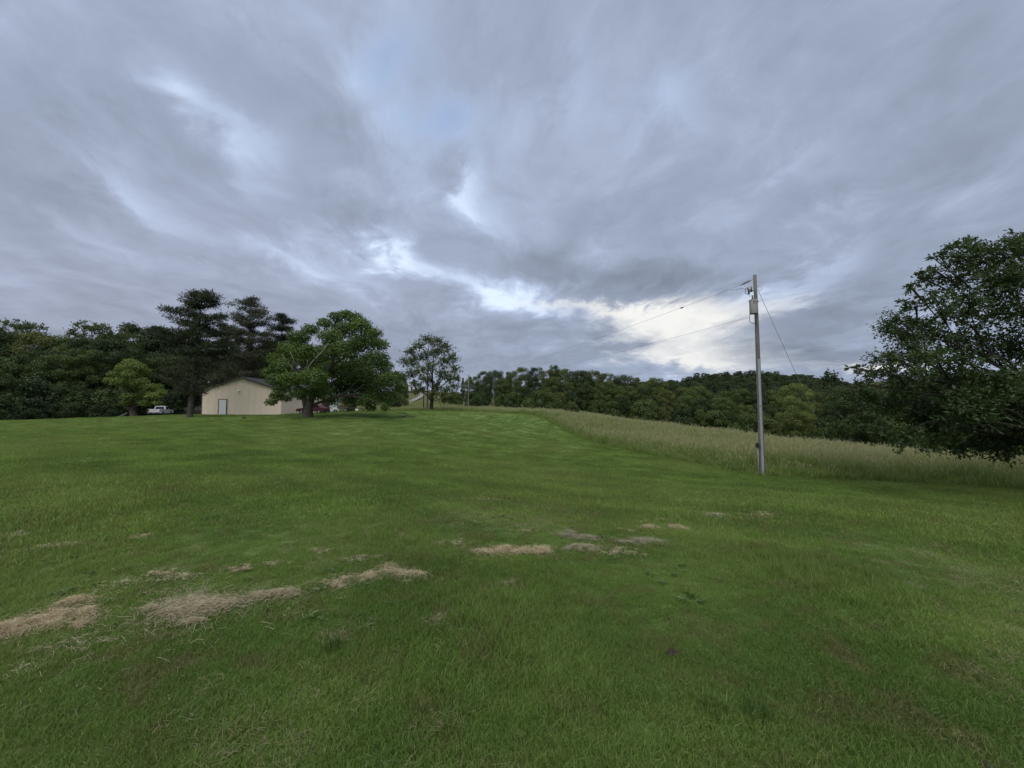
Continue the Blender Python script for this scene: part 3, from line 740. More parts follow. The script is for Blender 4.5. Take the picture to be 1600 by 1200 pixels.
# --- trees that stand alone
def from_px(rows, base, Yd, rng, dep, k=None, flat=.8):
    out = []
    for row in rows:
        px, py, r = row[:3]; yo = row[3] if len(row) > 3 else rng.uniform(-dep, dep)
        x, y, z_ = at(px, py, Yd + yo)
        out.append((x - base[0], y - base[1], z_ - base[2], r / FPX * (Yd + yo), flat))
    return out
rng = np.random.default_rng(31)
# the small pale tree by the truck
bx, by = at(211, 0, 61)[:2]; bz = gz(bx, by)
rows = [(200, 566, 9), (212, 572, 10), (190, 575, 9), (222, 580, 9), (176, 585, 8), (204, 585, 12), (186, 597, 10), (218, 596, 11), (170, 594, 7), (232, 604, 9), (206, 604, 11), (245, 604, 7), (222, 616, 10), (240, 618, 9), (252, 612, 6), (200, 620, 9), (228, 630, 8), (196, 630, 6), (246, 630, 5)]
cl = from_px(rows, (bx, by, bz), 61, rng, 2.0)
plant('young_tree', branch_mesh('young_trunk', rng, [(0, 0, 0), (-.35, 0, 1.2), (-.75, .1, 2.6), (-.6, .2, 4.6), (-.7, .1, 6.6)], [.42, .36, .25, .14, .05], cl, M_bark, 6, .34, 6, False, .03),
      leaf_mesh('young_crown', rng, [(a, c, e, r * 1.05, .55) for a, c, e, r, f in cl], 11000, .25, .16, leafy('leaf_young', (.082, .128, .030), (.190, .250, .060), .36)), (bx, by, bz), 'pale yellow-green young tree with leaning grey trunk left of the white pickup', 'tree')
# the big maple in front of the barn
rng = np.random.default_rng(33)
bx, by = at(482, 0, 46)[:2]; bz = gz(bx, by)
rows = [(424, 628, 9), (432, 618, 11), (440, 606, 15), (430, 592, 16), (418, 582, 11), (442, 572, 20), (450, 546, 20), (428, 560, 14), (464, 526, 17), (482, 514, 14), (470, 548, 22), (455, 592, 20), (470, 614, 16), (500, 612, 20), (490, 590, 24), (484, 562, 22), (446, 622, 9),
        (504, 504, 13), (522, 494, 13), (538, 490, 12), (552, 496, 15), (562, 506, 17), (536, 514, 22), (514, 526, 20), (580, 520, 16), (592, 538, 15), (566, 534, 24), (540, 546, 26), (586, 560, 22), (601, 574, 15), (560, 572, 28), (526, 576, 26), (510, 550, 22),
        (606, 592, 20), (620, 588, 13), (624, 606, 12), (590, 604, 25), (560, 606, 27), (530, 606, 22), (576, 626, 19), (606, 622, 15), (550, 626, 16), (602, 636, 8), (520, 626, 11), (580, 638, 8), (506, 580, 20), (545, 590, 24), (572, 588, 24)]
cl = [(a, c, e, r * .93, f) for a, c, e, r, f in from_px(rows, (bx, by, bz), 46, rng, 4.6, flat=.60)]
stem = [(0, 0, 0), (.05, 0, 1.0), (.35, 0, 2.2), (1.4, .1, 4.2), (2.6, .2, 6.4), (3.4, .1, 9.0)]
tm = branch_mesh('maple_trunk', rng, stem, [.56, .50, .40, .30, .20, .08], cl, M_bark, 9, .36, 8, True, .035, .42)
t = plant('maple_tree', tm, leaf_mesh('maple_crown', rng, cl, 66000, .20, .15, M_leaf_mp, out_w=.9, rnd_w=.42, up_w=.45), (bx, by, bz), 'big spreading maple with thick forked trunk in front of the barn', 'tree')
b = MB()
b.tube([(-.15, .05, .8), (-.30, -.2, 2.0), (-.75, -1.0, 3.6), (-.9, -2.0, 5.2), (-.2, -2.9, 6.6)], [.40, .34, .24, .16, .09], 8)
b.build('second_stem', M_bark, t, True)
b = MB()
for pts in ([(470, 600, 0), (474, 585, -3.0), (486, 566, -4.0), (504, 546, -4.6), (510, 536, -4.6)], [(474, 585, -3.0), (479, 570, -4.2), (479, 562, -4.4)], [(476, 592, -3), (486, 600, -4.2), (492, 606, -4.6)],
            [(470, 588, -3), (458, 578, -4.0), (448, 566, -4.4)], [(474, 590, -3), (455, 588, -4.2), (436, 589, -4.6)], [(462, 580, -4), (456, 560, -4.6), (450, 548, -4.8)], [(490, 562, -4.2), (488, 550, -4.6)], [(446, 566, -4.4), (438, 552, -4.8)]):
    q = [Vector(at(a, c, 46 + e)) - Vector((bx, by, bz)) for a, c, e in pts]
    r0 = .13 if len(pts) > 3 else .06
    b.tube(q, [r0 * (1 - .65 * i / (len(q) - 1)) for i in range(len(q))], 6)
d_ = b.build('dead_branch', M_dead, t, True); d_['label'] = 'bare pale dead limbs among the leaves'
# the airy walnut
rng = np.random.default_rng(35)
bx, by = at(674, 0, 69)[:2]; bz = gz(bx, by)
rows = [(652, 541, 9), (668, 532, 9), (682, 534, 9), (694, 544, 10), (705, 560, 9), (711, 578, 8), (640, 550, 8), (630, 566, 7), (645, 566, 10), (662, 556, 10), (678, 552, 10), (692, 566, 10), (702, 592, 10), (690, 586, 9), (672, 574, 9), (656, 580, 10), (640, 584, 8), (664, 594, 9), (684, 604, 9), (700, 612, 9), (712, 604, 6), (648, 600, 7), (692, 622, 8), (676, 616, 7), (660, 610, 6), (632, 590, 6), (706, 624, 6), (714, 592, 6), (650, 612, 6)]
cl = [(a, c, e, r * 1.55, f) for a, c, e, r, f in from_px(rows, (bx, by, bz), 69, rng, 3.8, flat=.8)]
plant('walnut_tree', branch_mesh('walnut_trunk', rng, [(0, 0, 0), (.05, 0, 1.2), (.25, 0, 3.0), (.1, 0, 6.5), (.3, .1, 10.5)], [.36, .30, .24, .15, .05], cl, M_bark_dk, 8, .40, 7, True, .03, .8),
      leaf_mesh('walnut_crown', rng, cl, 19000, .25, .14, M_leaf_wl, out_w=.35, rnd_w=.9, up_w=.5, twig=True), (bx, by, bz), 'airy walnut tree with sky showing through its leaves at the lawn crest', 'tree')
# the near tree on the right
rng = np.random.default_rng(37)
bx, by = 17.6, 12.0; bz = gz(bx, by)
rows = [(1530, 388, 22), (1503, 405, 19), (1478, 398, 12), (1556, 408, 26), (1592, 396, 30), (1625, 380, 35), (1456, 436, 18), (1436, 446, 12), (1438, 474, 15), (1468, 466, 25), (1500, 440, 28), (1530, 418, 28), (1566, 436, 34), (1602, 440, 40), (1490, 494, 28), (1520, 474, 33), (1556, 486, 38), (1604, 496, 45), (1452, 510, 20), (1480, 532, 28), (1432, 548, 15), (1408, 516, 8), (1515, 530, 34), (1562, 544, 42), (1608, 552, 45), (1458, 562, 25), (1428, 500, 12),
        (1344, 578, 10), (1366, 588, 19), (1400, 584, 23), (1432, 592, 30), (1470, 598, 34), (1512, 592, 38), (1556, 602, 44), (1606, 604, 50), (1354, 622, 20), (1384, 630, 32), (1424, 632, 38), (1464, 640, 40), (1512, 642, 44), (1560, 640, 40), (1612, 650, 50), (1352, 660, 17), (1378, 674, 27), (1412, 684, 27), (1448, 694, 25), (1488, 700, 20), (1528, 702, 17), (1470, 670, 34), (1520, 676, 32), (1556, 690, 17), (1400, 560, 12), (1410, 604, 24), (1500, 560, 32), (1440, 660, 30), (1350, 600, 12)]
rows += [(2 * 1679 - a, c + 4, r * 1.15) for a, c, r in rows[::2]] + [(1660, 385, 40), (1700, 380, 45), (1680, 420, 60), (1720, 480, 60), (1650, 540, 55), (1700, 600, 60)]
rows += [(1512, 378, 14), (1534, 372, 13), (1548, 384, 15), (1496, 388, 12), (1576, 384, 18), (1448, 428, 11), (1470, 418, 12), (1600, 372, 18), (1390, 556, 9), (1332, 574, 7), (1422, 470, 9)]
cl = [(a, c, e, r * .90, f) for a, c, e, r, f in from_px(rows, (bx, by, bz), 12.4, rng, 1.7, flat=.85)]
cl = [(a, c, max(e, .9), r * (1.0 if e < 3.6 else 1.12), f, 1.0 if e < 3.6 else .55) for a, c, e, r, f in cl] + [(a * .75, -c * 1.2 + 2.4, e * .95, r * 1.2, f, .7) for a, c, e, r, f in cl[10:52:3]]
plant('oak_tree', branch_mesh('oak_trunk', rng, [(0, 0, 0), (.05, 0, 1.2), (-.1, .1, 2.6), (.1, 0, 4.6), (.1, 0, 7.6)], [.30, .26, .22, .15, .05], cl, M_bark_dk, 12, .36, 8, True, .010, .55),
      leaf_mesh('oak_crown', rng, cl, 84000, .130, .050, M_leaf_near, out_w=.30, rnd_w=.8, up_w=.5, twig=True, droop=.15), (bx, by, bz), 'dark leafy oak at the right edge, branches hanging low over the lawn', 'tree')
# pines
def pine(rng, px0, Yd, tiers, m, m_low, low_from, label, clump, total, base_py=None, lean=0.0, dens=.9, lift=.05):
    bx, by = at(px0, 0, Yd)[:2]; bz = gz(bx, by)
    tops = tiers[0][0]; H = at(px0, tops, Yd)[2] - bz
    b = MB(); b.tube([(0, 0, -.3)] + [(lean * t, 0, H * t) for t in (0, .04, .25, .5, .75, .97)], [H * .027, H * .023, H * .020, H * .017, H * .012, H * .007, .03], 10)
    br = MB(); hi, lo = [], []
    for py, l, r in tiers:
        zt = at(px0, py, Yd)[2] - bz; xt = lean * zt / H
        nb = 6 if r + l > 40 else 4; a0 = rng.uniform(0, 6.28)
        for k in range(nb + 1):
            a = a0 + k * 6.283 / nb + rng.normal(0, .2)
            ca = math.cos(a); ext = (r if ca > 0 else l) * (.55 + .45 * abs(ca)) / FPX * Yd * rng.uniform(.78, 1.05)
            e = Vector((xt + ext * ca, ext * math.sin(a), zt + rng.normal(0, .42) + lift * ext)); s0 = Vector((xt, 0, zt - .16 * ext))
            q = [s0, s0.lerp(e, .5) + Vector((0, 0, -.02 * ext)), e]
            br.tube(q, [.04 + .012 * ext, .05, .02], 5)
            nc = max(2, int(ext / (clump * .85)))
            for j in range(nc):
                t = .30 + .70 * (j + .6) / nc
                if rng.uniform() > dens: continue
                c = s0.lerp(e, t) + Vector((rng.normal(0, .3), rng.normal(0, .3), rng.normal(.05, .12)))
                (lo if py > low_from else hi).append((*c, clump * rng.uniform(.75, 1.25) * (.7 if t > .85 else 1), .30))
    t = empty('pine_tree', (bx, by, bz)); tag(t, label, 'tree')
    b.add(br.V, br.F); b.build('trunk', M_bark_pine, t, True)
    fr = len(lo) / max(1, len(lo) + len(hi))
    link(bpy.data.objects.new('crown', leaf_mesh('pine_crown', rng, hi, int(total * (1 - fr)), .42, .075, m, out_w=.4, rnd_w=.9, up_w=.5, shell=.35)), t)
    if lo: link(bpy.data.objects.new('lower_crown', leaf_mesh('pine_lower', rng, lo, int(total * fr * .5), .46, .07, m_low, out_w=.3, rnd_w=.9, up_w=.3, shell=.3, droop=.6)), t)
    return t
rng = np.random.default_rng(41)
pine(rng, 298, 48, [(458, 16, 16), (464, 28, 28), (475, 34, 40), (489, 50, 42), (503, 54, 52), (520, 72, 56), (533, 60, 64), (548, 46, 64), (564, 50, 60), (580, 52, 54), (597, 46, 44), (609, 30, 24)], M_needle, M_needle_br, 552,
     'tallest pine with layered dark boughs and bare lower trunk, left of the barn', .85, 26000, lean=.75)
pine(rng, 386, 70, [(468, 8, 8), (476, 16, 16), (486, 24, 24), (496, 30, 32), (508, 36, 38), (520, 38, 40), (532, 40, 42), (545, 42, 44), (560, 42, 44), (574, 42, 44), (588, 42, 44)], M_needle_br, M_needle_br, 999,
     'thin brownish pine behind the barn, right of the tallest pine', 1.0, 27000, dens=.92, lift=.32)
pine(rng, 437, 84, [(496, 8, 8), (504, 18, 16), (514, 24, 22), (526, 28, 28), (540, 30, 30), (556, 32, 32), (572, 34, 34)], M_needle, M_needle, 999,
     'dark pine showing above the left side of the maple', 1.3, 20000, lift=.22)
pine(rng, 352, 76, [(512, 10, 10), (522, 20, 20), (534, 28, 26), (548, 32, 30), (564, 34, 34), (580, 36, 36)], M_needle, M_needle_br, 560,
     'dark pine in the gap between the tallest pine and the thin brownish one', 1.2, 14000)

# ================================================================== barn
M_tan = painted('tan_metal_siding', (.86, .715, .575), .5, .4, 0, .10, 1.2)
M_white = painted('white_paint', (.82, .815, .80), .5, .4, 0, .08, 2)
M_grey = painted('grey_door', (.74, .74, .73), .5)
M_trim = painted('brown_trim', (.085, .060, .050), .5)
M_roof = painted('charcoal_roof', (.050, .047, .050), .7, .2, 0, .15, 1)
M_conc = painted('concrete', (.34, .31, .28), .9, .2, 0, .2, 3)
M_dkred = painted('dark_red_paint', (.075, .010, .012), .5, .5)
M_dark = painted('dark_metal', (.030, .030, .033), .5)
M_rub = painted('rubber', (.020, .020, .021), .85, .2)
M_brown = painted('brown_boards', (.085, .055, .045), .8, .2)
M_glass = mat('dark_glass', lambda T: princ(T, (.012, .014, .017), .08, 0, None, .6))
M_red = mat('tail_lens', lambda T: princ(T, (.32, .015, .012), .2, 0, None, .5))
M_steel = mat('steel', lambda T: princ(T, T.mix(T.noise(obj_co(T), 9, 4), (.30, .30, .31), (.46, .46, .47)), .4, .7, None, .5))
BX0, BX1, BY0, BY1, BZ = -44.15, -32.85, 55.0, 73.4, .42
BE, BP = 3.60, 5.42; BM = (BX0 + BX1) / 2
barn = empty('barn', (BM, BY0, BZ)); tag(barn, 'tan metal-sided barn with low gable and charcoal roof behind the maple', 'barn')
hw = (BX1 - BX0) / 2; LB = BY1 - BY0
def ztop(x): return BE + (BP - BE) * (1 - abs(x) / hw)
MB().box(-hw - .12, hw + .12, -.12, LB + .1, -.9, .10).build('foundation', M_conc, barn)
MB().prism([(-hw + .06, .1), (hw - .06, .1), (hw - .06, BE - .05), (0, BP - .08), (-hw + .06, BE - .05)], 'y', .06, LB - .06).build('wall_core', M_tan, barn)
def rib_panel(w, ztl, ztr, zb=.12):                 # a ribbed sheet standing in x-z, front towards -y
    xs, prof_ = [0], [0]; nr = 4; st = w / nr
    for k in range(nr):
        c = st * (k + .5); xs += [c - .05, c - .025, c + .025, c + .05]; prof_ += [0, -.026, -.026, 0]
    xs.append(w); prof_.append(0)
    pts = list(zip(xs, prof_)); n_ = len(pts); b = MB()
    b.add([(x, y, zb) for x, y in pts] + [(x, y, ztl + (ztr - ztl) * x / w) for x, y in pts], [(i, i + 1, n_ + i + 1, n_ + i) for i in range(n_ - 1)])
    return b
npan = 12; pw = 2 * hw / npan
DX0, DX1 = -hw + 2.50, -hw + 3.55                   # the door, in barn coordinates
for k in range(npan):
    xa, xb = -hw + k * pw, -hw + (k + 1) * pw
    po = rib_panel(pw - .012, ztop(xa), ztop(xb)).build('wall_panel', M_tan, barn); po.location = (xa + .006, .0, 0)
side = rib_panel(.96 - .012, BE, BE).mesh('wall_panel', M_tan)
for k in range(12):
    po = link(bpy.data.objects.new('wall_panel', side), barn); po.location = (hw, .01 + k * .96, 0); po.rotation_euler = (0, 0, math.pi / 2)
for k in range(19):
    po = link(bpy.data.objects.new('wall_panel', side), barn); po.location = (-hw, LB - k * .96, 0); po.rotation_euler = (0, 0, -math.pi / 2)
dr = MB().box(DX0, DX1, -.09, -.035, .12, 2.24).build('door', M_grey, barn)
for a in ((DX0 - .09, DX0, .10, 2.33), (DX1, DX1 + .09, .10, 2.33), (DX0, DX1, 2.24, 2.33)):
    MB().box(a[0], a[1], -.11, -.03, a[2], a[3]).build('door_frame', M_trim, dr)
MB().tube([(DX0 + .12, -.09, 1.08), (DX0 + .12, -.16, 1.08), (DX0 + .20, -.16, 1.08)], .018, 6).build('door_handle', M_steel, dr)
lt = MB().box(-.5, -.3, -.10, -.03, 3.42, 3.62).build('flood_light', M_white, barn)
for s_ in (-1, 1):
    MB().tube([(-.4 + s_ * .06, -.08, 3.5), (-.4 + s_ * .16, -.20, 3.46), (-.4 + s_ * .22, -.27, 3.42)], [.03, .06, .085], 10).build('lamp_head', M_white, lt)
for s_ in (-1, 1):                                   # roof slopes of separate sheets
    for k in range(19):
        ya, yb = -.25 + k * (LB + .5) / 19 + .006, -.25 + (k + 1) * (LB + .5) / 19 - .006
        b = MB(); e = hw + .32; ze = BE - (BP - BE) / hw * .32
        b.hull8([(0, ya, BP + .02), (s_ * e, ya, ze + .02), (s_ * e, yb, ze + .02), (0, yb, BP + .02)], [(0, ya, BP + .07), (s_ * e, ya, ze + .07), (s_ * e, yb, ze + .07), (0, yb, BP + .07)])
        b.build('roof_panel', M_roof, barn)
    MB().hull8([(0, -.285, BP - .14), (s_ * (hw + .32), -.285, ze - .12), (s_ * (hw + .32), -.255, ze - .12), (0, -.255, BP - .14)], [(0, -.285, BP + .075), (s_ * (hw + .32), -.285, ze + .075), (s_ * (hw + .32), -.255, ze + .075), (0, -.255, BP + .075)]).build('fascia', M_trim, barn)
    MB().tube([(s_ * (hw + .38), -.30, ze + .0), (s_ * (hw + .38), LB + .25, ze + .0)], .065, 8).build('gutter', M_white, barn)
MB().prism([(-.16, BP + .055), (0, BP + .11), (.16, BP + .055), (0, BP + .085)], 'y', -.27, LB + .27).build('ridge_cap', M_roof, barn)
for s_ in (-1, 1): MB().box(s_ * hw - .045, s_ * hw + .045, -.045, -.0, .1, BE - .04).build('corner_trim', M_trim if s_ < 0 else M_tan, barn)
yd = 11.75
sd_ = MB().box(hw + .01, hw + .07, yd, yd + 2.2, .12, 2.75).build('side_door', M_brown, barn)
for k in range(8): MB().box(hw + .07, hw + .095, yd + k * .275 + .01, yd + (k + 1) * .275 - .01, .14, 2.72).build('board', M_brown, sd_)
MB().box(hw + .0, hw + .16, yd + 2.2, yd + 2.42, .1, 2.95).build('door_post', M_dark, barn)
wd = MB().box(hw + .01, hw + .08, yd + 2.45, LB - .05, .12, 2.75).build('sliding_door', M_white, barn)
for k in range(5): MB().box(hw + .08, hw + .105, yd + 2.47 + k * .83, yd + 2.47 + (k + 1) * .83 - .03, .14, 2.72).build('board', M_white, wd)
MB().box(hw + .01, hw + .07, yd + .01, LB - .05, 2.78, BE - .02).build('header_panel', M_tan, barn)

# ================================================================== vehicles
def wheel(parent, x, y, r, w, side):
    ty_ = MB(); n_ = 20
    for rr_, yy in ((r * .62, -w / 2), (r * .94, -w / 2), (r, -w * .3), (r, w * .3), (r * .94, w / 2), (r * .62, w / 2)):
        pass
    prof_ = [(r * .60, -w / 2), (r * .94, -w / 2), (r, -w * .3), (r, w * .3), (r * .94, w / 2), (r * .60, w / 2)]
    vs = [(p * math.cos(2 * math.pi * i / n_), q, p * math.sin(2 * math.pi * i / n_)) for p, q in prof_ for i in range(n_)]
    fs = [(j * n_ + i, j * n_ + (i + 1) % n_, ((j + 1) % 6) * n_ + (i + 1) % n_, ((j + 1) % 6) * n_ + i) for j in range(6) for i in range(n_)]
    o_ = MB().add(vs, fs).build('wheel', M_rub, parent, True); o_.location = (x, y, r)
    MB().tube([(0, -w * .30, 0), (0, w * .30, 0)], r * .62, 16).build('rim', M_steel, o_)
    return o_
def arch_profile(x0, x1, z0, top, arches, r):
    """side outline: bottom edge with wheel arches from x0 to x1, then 'top' points back"""
    pts = [(x0, z0)]
    for c in arches:
        pts += [(c + r * math.cos(a), z0 + r * .95 * math.sin(a)) for a in np.linspace(math.pi, 0, 9)]
    return pts + [(x1, z0)] + top
def pickup(loc, rz, label):
    t = empty('pickup_truck', loc, rz); tag(t, label, 'pickup')
    W2 = .98
    b = MB()
    for s_ in (-1, 1):                                # the two body sides, with wheel arches cut out
        b.prism(arch_profile(-2.75, 2.75, .48, [(2.78, .75), (2.72, 1.02), (1.25, 1.14), (1.05, 1.16), (-.62, 1.18), (-.70, 1.28), (-2.75, 1.26)], (-1.72, 1.75), .43), 'y', s_ * W2, s_ * (W2 - .16))
    b.box(-2.70, 2.60, -W2 + .17, W2 - .17, .42, .72)
    b.build('body', M_white, t)
    b = MB().hull8([(1.12, -.80, 1.05), (2.72, -.80, .98), (2.72, .80, .98), (1.12, .80, 1.05)], [(1.12, -.80, 1.17), (2.60, -.76, 1.08), (2.60, .76, 1.08), (1.12, .80, 1.17)])
    b.build('hood', M_white, t, False, .02)
    MB().box(2.55, 2.76, -.82, .82, .55, 1.00).build('grille', M_dark, t)
    cab = MB().hull8([(-.62, -.93, 1.14), (1.10, -.93, 1.14), (1.10, .93, 1.14), (-.62, .93, 1.14)], [(-.48, -.74, 1.86), (.42, -.74, 1.86), (.42, .74, 1.86), (-.48, .74, 1.86)]).build('cab', M_white, t, False, .03)
    MB().hull8([(-.635, -.72, 1.26), (-.60, -.72, 1.26), (-.60, .72, 1.26), (-.635, .72, 1.26)], [(-.525, -.62, 1.74), (-.49, -.62, 1.74), (-.49, .62, 1.74), (-.525, .62, 1.74)]).build('rear_window', M_glass, cab)
    MB().hull8([(1.03, -.78, 1.22), (1.06, -.78, 1.22), (1.06, .78, 1.22), (1.03, .78, 1.22)], [(.50, -.66, 1.78), (.53, -.66, 1.78), (.53, .66, 1.78), (.50, .66, 1.78)]).build('windscreen', M_glass, cab)
    for s_ in (-1, 1):
        MB().hull8([(-.45, s_ * .925, 1.20), (.86, s_ * .925, 1.20), (.86, s_ * .905, 1.20), (-.45, s_ * .905, 1.20)], [(-.38, s_ * .785, 1.74), (.42, s_ * .785, 1.74), (.42, s_ * .765, 1.74), (-.38, s_ * .765, 1.74)]).build('side_window', M_glass, cab)
        MB().box(.78, .92, s_ * 1.0, s_ * 1.18, 1.18, 1.36).build('mirror', M_dark, cab)
        MB().box(-2.78, -2.70, s_ * .80, s_ * .96, .82, 1.18).build('tail_light', M_red, t)
        MB().box(2.66, 2.78, s_ * .58, s_ * .80, .76, .94).build('headlight', M_steel, t)
    tg = MB().box(-2.775, -2.71, -.78, .78, .70, 1.26).build('tailgate', M_white, t, False, .01)
    MB().box(-2.785, -2.775, -.12, .12, 1.08, 1.14).build('handle', M_dark, tg)
    MB().box(-2.68, -.70, -.80, .80, .72, .78).build('bed_floor', M_dark, t)
    b = MB().box(-2.95, -2.74, -.92, .92, .50, .66); b.build('bumper', M_steel, t, False, .02)
    MB().box(-2.96, -2.95, -.16, .16, .53, .63).build('number_plate', M_grey, t)
    for x in (-1.72, 1.75):
        for s_ in (-1, 1): wheel(t, x, s_ * .84, .37, .24, s_)
    return t
def on_ground(px, Yd, dz=0.0):
    x, y = at(px, 0, Yd)[:2]; return (x, y, gz(x, y) + dz)
pickup(on_ground(253, 76), R(112), 'white pickup truck seen from behind at the edge of the left wood')
def red_car(loc, rz, label):
    t = empty('car', loc, rz); tag(t, label, 'car')
    b = MB()
    b.prism(arch_profile(-2.1, 2.1, .30, [(2.12, .55), (2.0, .72), (.85, .84), (.75, .85), (-1.75, .88), (-2.12, .80)], (-1.3, 1.35), .33), 'y', -.84, .84)
    b.build('body', M_dkred, t, False)
    cab = MB().hull8([(-1.65, -.74, .85), (.80, -.74, .85), (.80, .74, .85), (-1.65, .74, .85)], [(-1.15, -.58, 1.30), (.10, -.58, 1.30), (.10, .58, 1.30), (-1.15, .58, 1.30)]).build('cabin', M_dkred, t, False, .03)
    for s_ in (-1, 1):
        MB().hull8([(-1.35, s_ * .735, .90), (.60, s_ * .735, .90), (.60, s_ * .715, .90), (-1.35, s_ * .715, .90)], [(-1.02, s_ * .61, 1.24), (.08, s_ * .61, 1.24), (.08, s_ * .59, 1.24), (-1.02, s_ * .59, 1.24)]).build('side_window', M_glass, cab)
        MB().box(2.05, 2.14, s_ * .50, s_ * .74, .56, .68).build('headlight', M_steel, t)
        MB().box(-2.14, -2.05, s_ * .50, s_ * .76, .58, .72).build('tail_light', M_red, t)
    MB().box(2.06, 2.20, -.80, .80, .34, .48).build('bumper', M_dark, t); MB().box(-2.20, -2.06, -.80, .80, .34, .48).build('bumper', M_dark, t)
    for x in (-1.3, 1.35):
        for s_ in (-1, 1): wheel(t, x, s_ * .72, .30, .18, s_)
red_car(on_ground(490, 57.4), R(176), 'dark red low car parked by the barn behind the maple trunk')
def cart(loc, rz, label):
    t = empty('utility_cart', loc, rz); tag(t, label, 'cart')
    MB().prism([(-.75, .30), (.70, .30), (.80, .55), (.55, .78), (.25, .80), (.15, .50), (-.20, .50), (-.22, .70), (-.75, .72)], 'y', -.5, .5).build('body', M_white, t)
    MB().box(-.50, -.20, -.42, .42, .70, .82).build('seat', M_dark, t); MB().box(-.58, -.48, -.42, .42, .80, 1.15).build('backrest', M_dark, t)
    for x in (-.62, .42):
        for s_ in (-1, 1): MB().tube([(x, s_ * .45, .70), (x * .9, s_ * .43, 1.62)], .02, 6).build('post', M_dark, t)
    MB().box(-.75, .55, -.52, .52, 1.62, 1.67).build('canopy', M_white, t)
    MB().tube([(.35, .0, .78), (.18, .0, 1.02)], .02, 6).build('steering_column', M_dark, t)
    for x in (-.5, .5):
        for s_ in (-1, 1): wheel(t, x, s_ * .46, .24, .16, s_)
cart(on_ground(519, 60), R(20), 'small white utility cart parked by the white barn door')
t = empty('utility_trailer', on_ground(543, 62.5), R(12)); tag(t, 'low dark trailer with slatted sides right of the barn', 'trailer')
MB().box(-1.35, 1.35, -.7, .7, .48, .56).build('deck', M_dark, t)
for s_ in (-1, 1):
    for k in range(3): MB().box(-1.35, 1.35, s_ * .70, s_ * .73, .60 + k * .17, .72 + k * .17).build('slat', M_brown, t)
    for x in (-1.3, 0, 1.3): MB().box(x - .03, x + .03, s_ * .73, s_ * .77, .45, 1.08).build('post', M_dark, t)
    wheel(t, -.1, s_ * .84, .30, .16, s_)
MB().tube([(1.35, .4, .5), (2.3, 0, .5)], .04, 6).build('drawbar', M_dark, t); MB().tube([(1.35, -.4, .5), (2.3, 0, .5)], .04, 6).build('drawbar', M_dark, t); MB().tube([(2.2, 0, .5), (2.2, 0, 0)], .03, 6).build('jack', M_dark, t)
t = empty('bucket', on_ground(558, 62)); tag(t, 'small white bucket on the lawn crest right of the trailer', 'bucket')
MB().tube([(0, 0, 0), (0, 0, .42)], [.17, .21], 16).build('pail', M_white, t, True); MB().tube([(-.21, 0, .40), (-.16, -.14, .34), (0, -.22, .31), (.16, -.14, .34), (.21, 0, .40)], .006, 5).build('handle', M_steel, t)

# ================================================================== poles and wires
def f_pole(T):
    c = T.v('MULTIPLY', obj_co(T), (14, 14, .7)); n_ = T.noise(c, 3, 6, .6)
    return princ(T, T.mix(T.rng(n_, .3, .7), (.105, .092, .080), (.250, .228, .205)), .9, 0, n_, .15, .02, .7)
M_pole = mat('weathered_pole', f_pole)
M_pvc = painted('grey_pvc', (.36, .37, .385), .5, .4, 0, .25, 2)
M_tank = painted('transformer_grey', (.40, .38, .355), .5)
M_porc = painted('porcelain', (.10, .075, .07), .25, .6)
M_wire = mat('wire', lambda T: princ(T, (.10, .10, .105), .5, .3, None, .4))
PXY = (10.9, 17.0); pz = gz(*PXY)
pole = empty('utility_pole', (*PXY, pz)); tag(pole, 'tall weathered wooden utility pole with grey transformer at the meadow edge', 'utility pole')
PH = EYE - (426 - 636) / FPX * 17 - pz
def pr(z_): return .114 - .046 * z_ / PH
MB().tube([(0, 0, -.4)] + [(.004 * math.sin(k * 1.3), 0, PH * k / 8) for k in range(9)], [pr(0)] + [pr(PH * k / 8) for k in range(9)], 18).build('shaft', M_pole, pole, True)
def pzv(py): return EYE - (py - 636) / FPX * 17 - pz
n_ = 10; b = MB()                                    # grey riser guard up the near-left side
ga = R(250)
for z0, z1 in ((.02, 3.0), (3.02, 5.1)):
    vs = []
    for z_ in (z0, z1):
        c0 = Vector((math.cos(ga) * pr(z_), math.sin(ga) * pr(z_), z_))
        vs += [c0 + Vector((.050 * math.cos(ga + a), .050 * math.sin(ga + a), 0)) for a in np.linspace(-1.75, 1.75, n_)]
    b.add(vs, [(i, i + 1, n_ + i + 1, n_ + i) for i in range(n_ - 1)])
    b.add([vs[i] for i in range(n_)], [tuple(range(n_))]); b.add([vs[n_ + i] for i in range(n_)], [tuple(range(n_))])
b.build('riser_guard', M_pvc, pole, True)
MB().tube([(-.20, -.06, -.1), (-.20, -.06, 1.25)], .015, 8).build('conduit', M_pvc, pole, True)
MB().box(-.27, -.17, -.14, -.02, 1.22, 1.42).build('junction_box', M_dark, pole, False, .01)
for z_ in (.7, 1.6, 2.8, 4.0, 5.0): MB().tube([(math.cos(a) * (pr(z_) + .004), math.sin(a) * (pr(z_) + .004), z_) for a in np.linspace(ga + .5, ga + 5.8, 12)], .008, 5).build('strap', M_steel, pole)
zt0, zt1 = pzv(490), pzv(468)
tc_ = Vector((-.19, -.12, 0))
tk = MB(); tk.tube([tc_ + Vector((0, 0, zt0)), tc_ + Vector((0, 0, zt0 + .03)), tc_ + Vector((0, 0, zt1 - .06)), tc_ + Vector((0, 0, zt1))], [.145, .16, .16, .145], 20); tank = tk.build('transformer', M_tank, pole, True)
MB().tube([tc_ + Vector((0, 0, zt1 - .055)), tc_ + Vector((0, 0, zt1 + .01))], .172, 20).build('lid', M_tank, tank)
